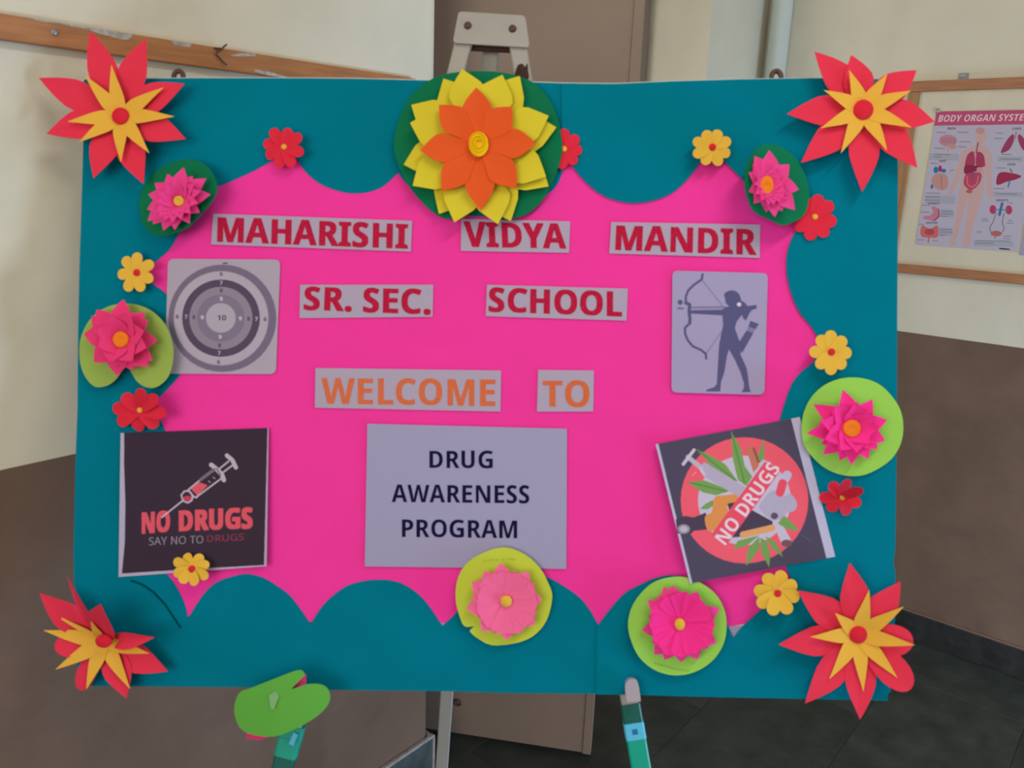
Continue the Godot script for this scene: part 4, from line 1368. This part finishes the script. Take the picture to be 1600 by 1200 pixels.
func flowers() -> void:
	# four corner flowers
	star_flower(Vector2(189, 182), [[141, 48], [228, 60], [288, 131], [290, 217], [224, 287], [146, 278], [73, 209], [61, 122]], [[174, 102], [255, 137], [272, 182], [233, 239], [189, 253], [124, 222], [106, 190], [133, 118]], "red and yellow star flower on the upper corner under the wall rail")
	star_flower(Vector2(1348, 172), [[1273, 81], [1330, 86], [1432, 110], [1460, 190], [1433, 262], [1347, 299], [1252, 254], [1230, 178]], [[1327, 110], [1386, 116], [1423, 142], [1424, 199], [1386, 235], [1314, 239], [1283, 200], [1288, 141]], "red and yellow star flower on the upper corner beside the notice board", 0.0145)
	star_flower(Vector2(1340, 991), [[1328, 880, 0.03], [1407, 909, 0.03], [1427, 1003, 0.03, {"round": true, "belly": 0.6}], [1423, 1077, 0.035, {"round": true, "belly": 0.6}], [1344, 1124, 0.03], [1258, 1099, 0.03], [1217, 1007], [1247, 923]], [[1358, 922, 0.045], [1412, 948, 0.045], [1429, 1008, 0.045], [1402, 1059], [1349, 1080], [1296, 1061], [1267, 995], [1305, 958]], "red and yellow star flower with blunt curled petals above the dark floor", 0.0128)
	star_flower(Vector2(163, 1001), [[106, 902, 0.09, {"width": 0.012, "fold": 0.5}], [62, 927, 0.05], [157, 944, 0.09, {"width": 0.05}], [241, 996, 0.06, {"width": 0.026, "fold": 0.4}], [262, 1049, 0.02], [197, 1091, 0.02, {"bow": 0.006}], [124, 1078, 0.015, {"round": true, "belly": 0.55, "width": 0.03}], [85, 1010, 0.03, {"round": true, "belly": 0.55, "width": 0.036}]], [[82, 958, 0.04, {"width": 0.008}], [68, 985, 0.035], [87, 1046, 0.03], [135, 1077, 0.025], [203, 1076, 0.025], [232, 1021, 0.04], [142, 971, 0.06, {"width": 0.016}]], "drooping red and yellow star flower on the lower corner by the brown dado", 0.0122, 0.8, 0.042)
	giant()
	lotuses()
	small_flowers()

func giant() -> void:
	var c := Vector2(748, 227)
	var o := B(c.x, c.y, 0.0)
	var f := on_board("water_lily", o)
	tag(f, "large yellow and orange paper water lily on a dark green pad", "paper flower")
	var out := smooth_loop([[616, 235], [620, 195], [638, 155], [670, 126], [705, 114], [752, 111], [800, 116], [838, 132], [862, 162], [875, 200], [878, 240], [864, 284], [846, 315], [820, 336], [790, 343], [770, 342], [752, 336], [735, 336], [715, 341], [690, 340], [662, 319], [634, 283]], 4)
	part("lily_pad", cut_disc(out, c, o, func(p: Vector2) -> float: return 0.004 + 0.006 * pow(p.distance_to(c) / 125.0, 2)), M.green_paper, f)
	var lower := [[693, 123], [812, 119], [869, 199], [857, 291], [798, 345], [686, 334], [631, 257], [643, 164]]
	var upper := [[722, 108], [785, 117], [857, 181], [853, 276], [778, 350], [710, 347], [645, 290], [641, 192]]
	tips(f, "yellow_petal", c, o, lower, M.yellow_paper, 0.058, 0.012, 0.02, {"belly": 0.7, "base": 0.2, "power": 1.1, "fold": 0.06, "cup": 0.001, "straight": true}, 0.06)
	tips(f, "yellow_petal", c, o, upper, M.yellow_paper, 0.058, 0.017, 0.028, {"belly": 0.7, "base": 0.2, "power": 1.1, "fold": 0.06, "cup": 0.001, "straight": true}, 0.06)
	tips(f, "orange_petal", c, o, [[744, 137], [800, 167], [837, 224], [807, 293], [751, 328], [690, 298], [657, 235], [686, 164]], M.orange_paper, 0.045, 0.027, 0.036, {"belly": 0.58, "base": 0.12, "power": 1.55, "fold": 0.17, "cup": 0.0, "straight": true}, 0.06)
	# rolled centre: a spiral strip
	var rows := [[], []]
	var n := 46
	for k in n + 1:
		var t := float(k) / n
		var a := t * TAU * 2.6 + 0.6
		var r := 0.004 + 0.012 * t
		rows[0].append(Vector3(cos(a) * r * 0.92, sin(a) * r * 1.18, 0.0))
		rows[1].append(Vector3(cos(a) * r * 0.92, sin(a) * r * 1.18, 0.011 - 0.002 * t))
	var st := stool()
	for k in n:
		var w := 0.0011
		var a: Vector3 = rows[0][k]
		var b: Vector3 = rows[0][k + 1]
		var a1: Vector3 = rows[1][k]
		var b1: Vector3 = rows[1][k + 1]
		var ia := Vector3(a.x, a.y, 0).normalized() * w
		var ib := Vector3(b.x, b.y, 0).normalized() * w
		quad(st, a, b, b1, a1, 0)
		quad(st, b - ib, a - ia, a1 - ia, b1 - ib, 1)
		quad(st, a1, b1, b1 - ib, a1 - ia, 2)
	var roll := part("rolled_centre", done(st), M.roll_paper, f)
	roll.position = B(748, 226, 0.03) - o
	var dsk := part("centre_disc", button(0.0155, 0.003, 0.92, 1.18), M.roll_paper, f)
	dsk.position = B(748, 226, 0.0345) - o

func pad(f: Node3D, out: Array, c: Vector2, o: Vector3, w0: float, g: Vector2, m: Material, per := 4) -> void:
	part("lily_pad", cut_disc(smooth_loop(out, per), c, o, func(p: Vector2) -> float: return maxf(0.002, w0 + g.dot(p - c) + 0.003 * pow(p.distance_to(c) / 75.0, 2))), m, f)

func circle(c: Vector2, rx: float, ry: float, n := 14, jag := 0.0) -> Array:
	var out := []
	for k in n:
		var a := TAU * k / n
		var r := 1.0 + rng.randf_range(-jag, jag)
		out.append([c.x + rx * r * cos(a), c.y + ry * r * sin(a)])
	return out

func roll(f: Node3D, o: Vector3, px: Vector2, w: float, r: float, m: Material, sx := 1.0, sy := 1.0, h := 0.01) -> void:
	var k := part("rolled_centre", lathe([[r * 0.9, 0.0], [r, h * 0.85], [r * 0.86, h], [r * 0.62, h * 0.86], [r * 0.5, h * 0.95], [r * 0.3, h * 0.75], [0.0, h * 0.7]], sx, sy, 18), m, f)
	k.position = B(px.x, px.y, w) - o

func inner(c: Vector2, list: Array, s: float, turn: float, w: float) -> Array:
	var out := []
	for k in list.size():
		var p := v2(list[k]) - c
		var q := v2(list[(k + 1) % list.size()]) - c
		var m := p.lerp(q, turn) * s
		out.append([c.x + m.x, c.y + m.y, w])
	return out

func lotus_node(c: Vector2, label: String) -> Array:
	var o := B(c.x, c.y, 0.0)
	var f := on_board("lotus_flower", o)
	tag(f, label, "paper flower", "pink paper lotuses on green pads")
	return [f, o]

func lotuses() -> void:
	var c := Vector2(282, 315)
	var a := lotus_node(c, "pink lotus on a tilted dark green pad left of MAHARISHI")
	pad(a[0], [[218, 312], [226, 288], [245, 266], [272, 252], [300, 249], [322, 258], [336, 278], [340, 296], [331, 316], [312, 338], [296, 354], [275, 364], [252, 369], [232, 361], [220, 342]], c, a[1], 0.022, Vector2(0.00020, 0.00016), M.green_paper)
	var tp := [[232, 304], [242, 286], [262, 272], [287, 262], [301, 275], [322, 279], [329, 304], [312, 332], [296, 349], [273, 359], [255, 360], [239, 350], [231, 345], [230, 327]]
	tips(a[0], "petal", c, a[1], tp, M.lotus, 0.026, 0.03, 0.042, {"belly": 0.55, "base": 0.4, "power": 1.3, "fold": 0.25}, 0.05)
	tips(a[0], "petal", c, a[1], inner(c, tp, 0.72, 0.5, 0.056), M.lotus, 0.022, 0.034, 0.056, {"belly": 0.55, "base": 0.4, "power": 1.3, "fold": 0.25}, 0.05)
	roll(a[0], a[1], Vector2(283, 316), 0.04, 0.0075, M.gold_paper)

	c = Vector2(193, 531)
	a = lotus_node(c, "rose pink lotus with orange centre on a notched lime pad beside the target card")
	pad(a[0], [[124, 545], [128, 522], [140, 500], [160, 483], [185, 475], [214, 476], [240, 488], [260, 510], [270, 540], [270, 565], [262, 590], [244, 605], [228, 605], [214, 596], [205, 582], [197, 572], [190, 580], [180, 594], [166, 603], [148, 604], [134, 590], [126, 570]], c, a[1], 0.012, Vector2(0.00004, 0.0), M.lime_dull)
	tp = [[193, 468], [226, 488], [231, 500], [246, 532], [238, 563], [232, 573], [208, 578], [183, 587], [175, 578], [147, 566], [149, 555], [131, 522], [143, 494], [151, 484]]
	tips(a[0], "petal", c, a[1], tp, M.lotus_rose, 0.032, 0.02, 0.03, {"belly": 0.6, "base": 0.4, "power": 1.5, "fold": 0.2}, 0.05)
	tips(a[0], "petal", c, a[1], inner(c, [[193, 468], [228, 494], [246, 532], [236, 566], [183, 587], [147, 566], [131, 522], [148, 488]], 0.74, 0.45, 0.05), M.lotus_rose, 0.036, 0.024, 0.05, {"belly": 0.6, "base": 0.4, "power": 1.6, "fold": 0.2}, 0.05)
	roll(a[0], a[1], Vector2(193, 531), 0.032, 0.0118, M.roll_orange)

	c = Vector2(1199, 290)
	a = lotus_node(c, "pink lotus with orange centre on a dark green pad above MANDIR")
	pad(a[0], [[1163, 288], [1165, 262], [1174, 242], [1188, 229], [1205, 225], [1222, 230], [1242, 245], [1256, 268], [1264, 295], [1263, 318], [1256, 336], [1240, 347], [1222, 352], [1204, 344], [1186, 336], [1174, 326], [1167, 308]], c, a[1], 0.036, Vector2(-0.00036, 0.0), M.green_paper)
	tp = [[1179, 244], [1202, 235], [1233, 257], [1231, 274], [1248, 296], [1239, 311], [1242, 328], [1222, 330], [1211, 339], [1197, 331], [1178, 318], [1170, 300], [1170, 270], [1176, 256]]
	tips(a[0], "petal", c, a[1], tp, M.lotus, 0.026, 0.042, 0.05, {"belly": 0.55, "base": 0.4, "power": 1.3, "fold": 0.25}, 0.05)
	tips(a[0], "petal", c, a[1], inner(Vector2(1195, 291), tp, 0.66, 0.5, 0.062), M.lotus, 0.022, 0.046, 0.06, {"belly": 0.55, "base": 0.4, "power": 1.3, "fold": 0.3}, 0.05)
	roll(a[0], a[1], Vector2(1195, 292), 0.05, 0.0115, M.roll_orange, 0.85, 1.15, 0.012)

	c = Vector2(1328, 669)
	a = lotus_node(c, "pink lotus with orange centre on a round lime pad over the board edge")
	pad(a[0], circle(Vector2(1332, 667), 80, 77, 18, 0.012), c, a[1], 0.006, Vector2.ZERO, M.lime_paper)
	tp = [[1317, 609], [1339, 628], [1363, 624], [1362, 643], [1386, 656], [1372, 672], [1383, 689], [1371, 702], [1356, 717], [1341, 713], [1330, 726], [1312, 720], [1286, 710], [1283, 694], [1261, 677], [1279, 660], [1271, 632], [1297, 634]]
	tips(a[0], "petal", c, a[1], tp, M.lotus_hot, 0.026, 0.014, 0.026, {"belly": 0.6, "base": 0.4, "power": 1.25, "fold": 0.25}, 0.05)
	tips(a[0], "petal", c, a[1], inner(c, [[1317, 609], [1363, 624], [1386, 656], [1383, 689], [1356, 717], [1330, 726], [1286, 710], [1261, 677], [1271, 632]], 0.72, 0.5, 0.045), M.lotus_hot, 0.032, 0.018, 0.045, {"belly": 0.6, "base": 0.4, "power": 1.4, "fold": 0.25}, 0.05)
	roll(a[0], a[1], Vector2(1328, 669), 0.028, 0.0125, M.roll_orange)

	c = Vector2(789, 938)
	a = lotus_node(c, "pale pink ruffled flower on a yellow lime pad below PROGRAM")
	pad(a[0], [[712, 935], [714, 908], [726, 884], [748, 867], [786, 855], [820, 866], [844, 888], [857, 912], [863, 932], [857, 962], [845, 983], [826, 998], [800, 1006], [768, 1008], [746, 997], [734, 986], [740, 979], [725, 978], [716, 956]], c, a[1], 0.008, Vector2.ZERO, M.lime_yellow, 3)
	tp = [[782, 880], [803, 892], [826, 894], [836, 912], [847, 935], [839, 957], [836, 976], [815, 988], [793, 1000], [772, 990], [753, 986], [746, 965], [729, 951], [737, 932], [737, 910], [756, 893]]
	tips(a[0], "petal", c, a[1], tp, M.lotus_pale, 0.026, 0.014, 0.026, {"belly": 0.66, "base": 0.3, "power": 2.2, "fold": 0.12}, 0.05)
	tips(a[0], "petal", c, a[1], circle(Vector2(792, 942), 50, 51, 11, 0.05), M.lotus_pale, 0.034, 0.021, 0.029, {"belly": 0.82, "base": 0.1, "power": 2.6, "fold": 0.10, "cup": 0.0, "straight": true}, 0.03)
	var b := part("flower_centre", button(0.0085, 0.003), M.gold_paper, a[0])
	b.position = B(791, 939, 0.026) - a[1]
	scrawl(a[0], a[1], [[755, 877], [766, 875], [774, 875], [792, 873], [801, 874], [806, 875]], 0.0125)

	c = Vector2(1063, 972)
	a = lotus_node(c, "hot pink ruffled flower on a round lime pad under the tilted poster")
	pad(a[0], circle(Vector2(1059, 978), 77, 77, 18, 0.01), c, a[1], 0.012, Vector2.ZERO, M.lime_paper)
	tp = [[1037, 917], [1050, 915], [1072, 924], [1090, 924], [1098, 945], [1124, 951], [1117, 975], [1113, 992], [1119, 1006], [1106, 1014], [1090, 1031], [1064, 1035], [1038, 1031], [1022, 1023], [1019, 1005], [1003, 985], [1013, 963], [1012, 938], [1028, 930]]
	tips(a[0], "petal", c, a[1], tp, M.lotus, 0.024, 0.02, 0.026, {"belly": 0.66, "base": 0.3, "power": 1.8, "fold": 0.15}, 0.05)
	var ru := circle(Vector2(1065, 976), 51, 53, 12, 0.05)
	tips(a[0], "petal", c, a[1], ru, M.lotus_hot, 0.033, 0.026, 0.038, {"belly": 0.82, "base": 0.1, "power": 2.4, "fold": 0.16, "cup": 0.0, "straight": true}, 0.03)
	b = part("flower_centre", button(0.0075, 0.003, 1.0, 1.15), M.gold_paper, a[0])
	b.position = B(1062, 975, 0.031) - a[1]
	scrawl(a[0], a[1], [[1023, 1036], [1032, 1039], [1046, 1043], [1056, 1046], [1066, 1047], [1080, 1048]], 0.0165)

	# pad turned face down that hangs off the lower edge in front of the left leg
	c = Vector2(432, 1100)
	a = lotus_node(c, "green pad turned backwards hiding its pink flower over the left easel leg")
	var out := [[366, 1108], [369, 1092], [376, 1081], [392, 1075], [420, 1064], [448, 1053], [466, 1047], [473, 1049], [476, 1055], [466, 1064], [450, 1077], [462, 1075], [480, 1069], [500, 1069], [511, 1075], [516, 1088], [512, 1102], [497, 1118], [475, 1132], [450, 1144], [428, 1151], [405, 1150], [386, 1145], [374, 1136], [368, 1122]]
	part("lily_pad", cut_disc(smooth_loop(out, 3), c, a[1], func(p: Vector2) -> float: return 0.05 - 0.00012 * (p.y - 1100) - 0.004 * pow(p.distance_to(c) / 70.0, 2)), M.leaf_green, a[0])
	tips(a[0], "petal", Vector2(436, 1100), a[1], [[478, 1054], [470, 1066], [385, 1154], [398, 1157], [404, 1155], [372, 1120], [505, 1084]], M.lotus_rose, 0.03, 0.036, 0.03, {"belly": 0.6, "base": 0.4, "power": 1.6}, 0.1)
	part("clear_tape", cut_flat(PackedVector2Array([Vector2(420, 1086), Vector2(432, 1080), Vector2(436, 1088), Vector2(428, 1108), Vector2(423, 1108)]), a[1], 0.0525, 0.0529), paper(rgb(128, 176, 120)), a[0])

# a line of faint pencil scribble on a pad
func scrawl(f: Node3D, o: Vector3, pts: Array, w: float) -> void:
	var st := stool()
	for k in pts.size() - 1:
		var p := v2(pts[k])
		var q := v2(pts[k + 1])
		var n := 2
		for e in n:
			var x := p.lerp(q, (e + 0.1) / float(n))
			var y := p.lerp(q, (e + 0.5) / float(n))
			bar(B(x.x, x.y - 1, w) - o, B(y.x, y.y + 1, w) - o, 0.0009, 0.0004, Vector3(0, 0, 1), 0.0001, st)
	part("pencil_scrawl", done(st), M.ring_stamp, f)

func small_flowers() -> void:
	# centre, radii, turn, lift gradient, red?, label
	var list := [
		[443, 230, 33, 33, 0.25, Vector2(0.0002, 0.0), true, "small red flower with a yellow dot nearest above MAHARISHI", 8, 0.010],
		[880, 233, 31, 33, 0.1, Vector2.ZERO, true, "small red flower half hidden behind the large water lily", 8, 0.003],
		[1112, 230, 32, 30, 0.39, Vector2(-0.0001, 0.0), false, "small yellow flower with a red dot above MANDIR", 8, 0.016],
		[1272, 339, 37, 37, 0.2, Vector2(0.0, 0.0), true, "small red flower beside the dark green pad near the notice board", 8, 0.003],
		[213, 426, 30, 33, 0.3, Vector2(0.0001, 0.0), false, "small yellow flower with a red dot left of the target card", 7, 0.012],
		[218, 641, 42, 34, 0.1, Vector2(0.0003, -0.0004), true, "small folded red flower above the black syringe poster", 8, 0.014],
		[1298, 550, 33, 35, 0.0, Vector2.ZERO, false, "small yellow flower with a red dot above the round lime pad at the edge", 8, 0.018],
		[1315, 777, 35, 29, 0.4, Vector2(0.0006, -0.0008), true, "small crumpled red flower poking out beside the tilted poster", 7, 0.014],
		[299, 889, 31, 27, 0.5, Vector2(0.0, 0.0003), false, "small yellow flower on the lower edge of the syringe poster", 8, 0.016],
		[1214, 927, 38, 36, 0.2, Vector2(0.0, 0.0002), false, "small yellow flower with a red dot below the tilted poster", 8, 0.018]]
	for e in list:
		var c := Vector2(e[0], e[1])
		var o := B(c.x, c.y, 0.0)
		var f := on_board("daisy_flower", o)
		var red: bool = e[6]
		tag(f, e[7], "paper flower", "small red cut paper flowers" if red else "small yellow cut paper flowers")
		var n: int = e[8]
		var tp := []
		for k in n:
			var a: float = TAU * (k + e[4] * 1.3) / n + rng.randf_range(-0.07, 0.07)
			var s := rng.randf_range(0.93, 1.04)
			var p := c + Vector2(cos(a) * e[2], sin(a) * e[3]) * s
			tp.append([p.x, p.y, maxf(0.005, e[9] + 0.003 + (p - c).dot(e[5]) * 1.2)])
		var m: Material = M.crimson_paper if red else M.gold_paper
		tips(f, "petal", c, o, tp, m, 0.0176 * (e[2] + e[3]) / 66.0, e[9], 0.0, {"round": true, "belly": 0.7, "base": 0.62, "cup": 0.001, "fold": 0.06, "n": 8}, 0.02)
		var d := part("flower_centre", button(0.0042 if red else 0.0052, 0.002), M.amber_paper if red else M.disc_paper, f)
		d.position = B(c.x + 1, c.y, e[9] + 0.002) - o
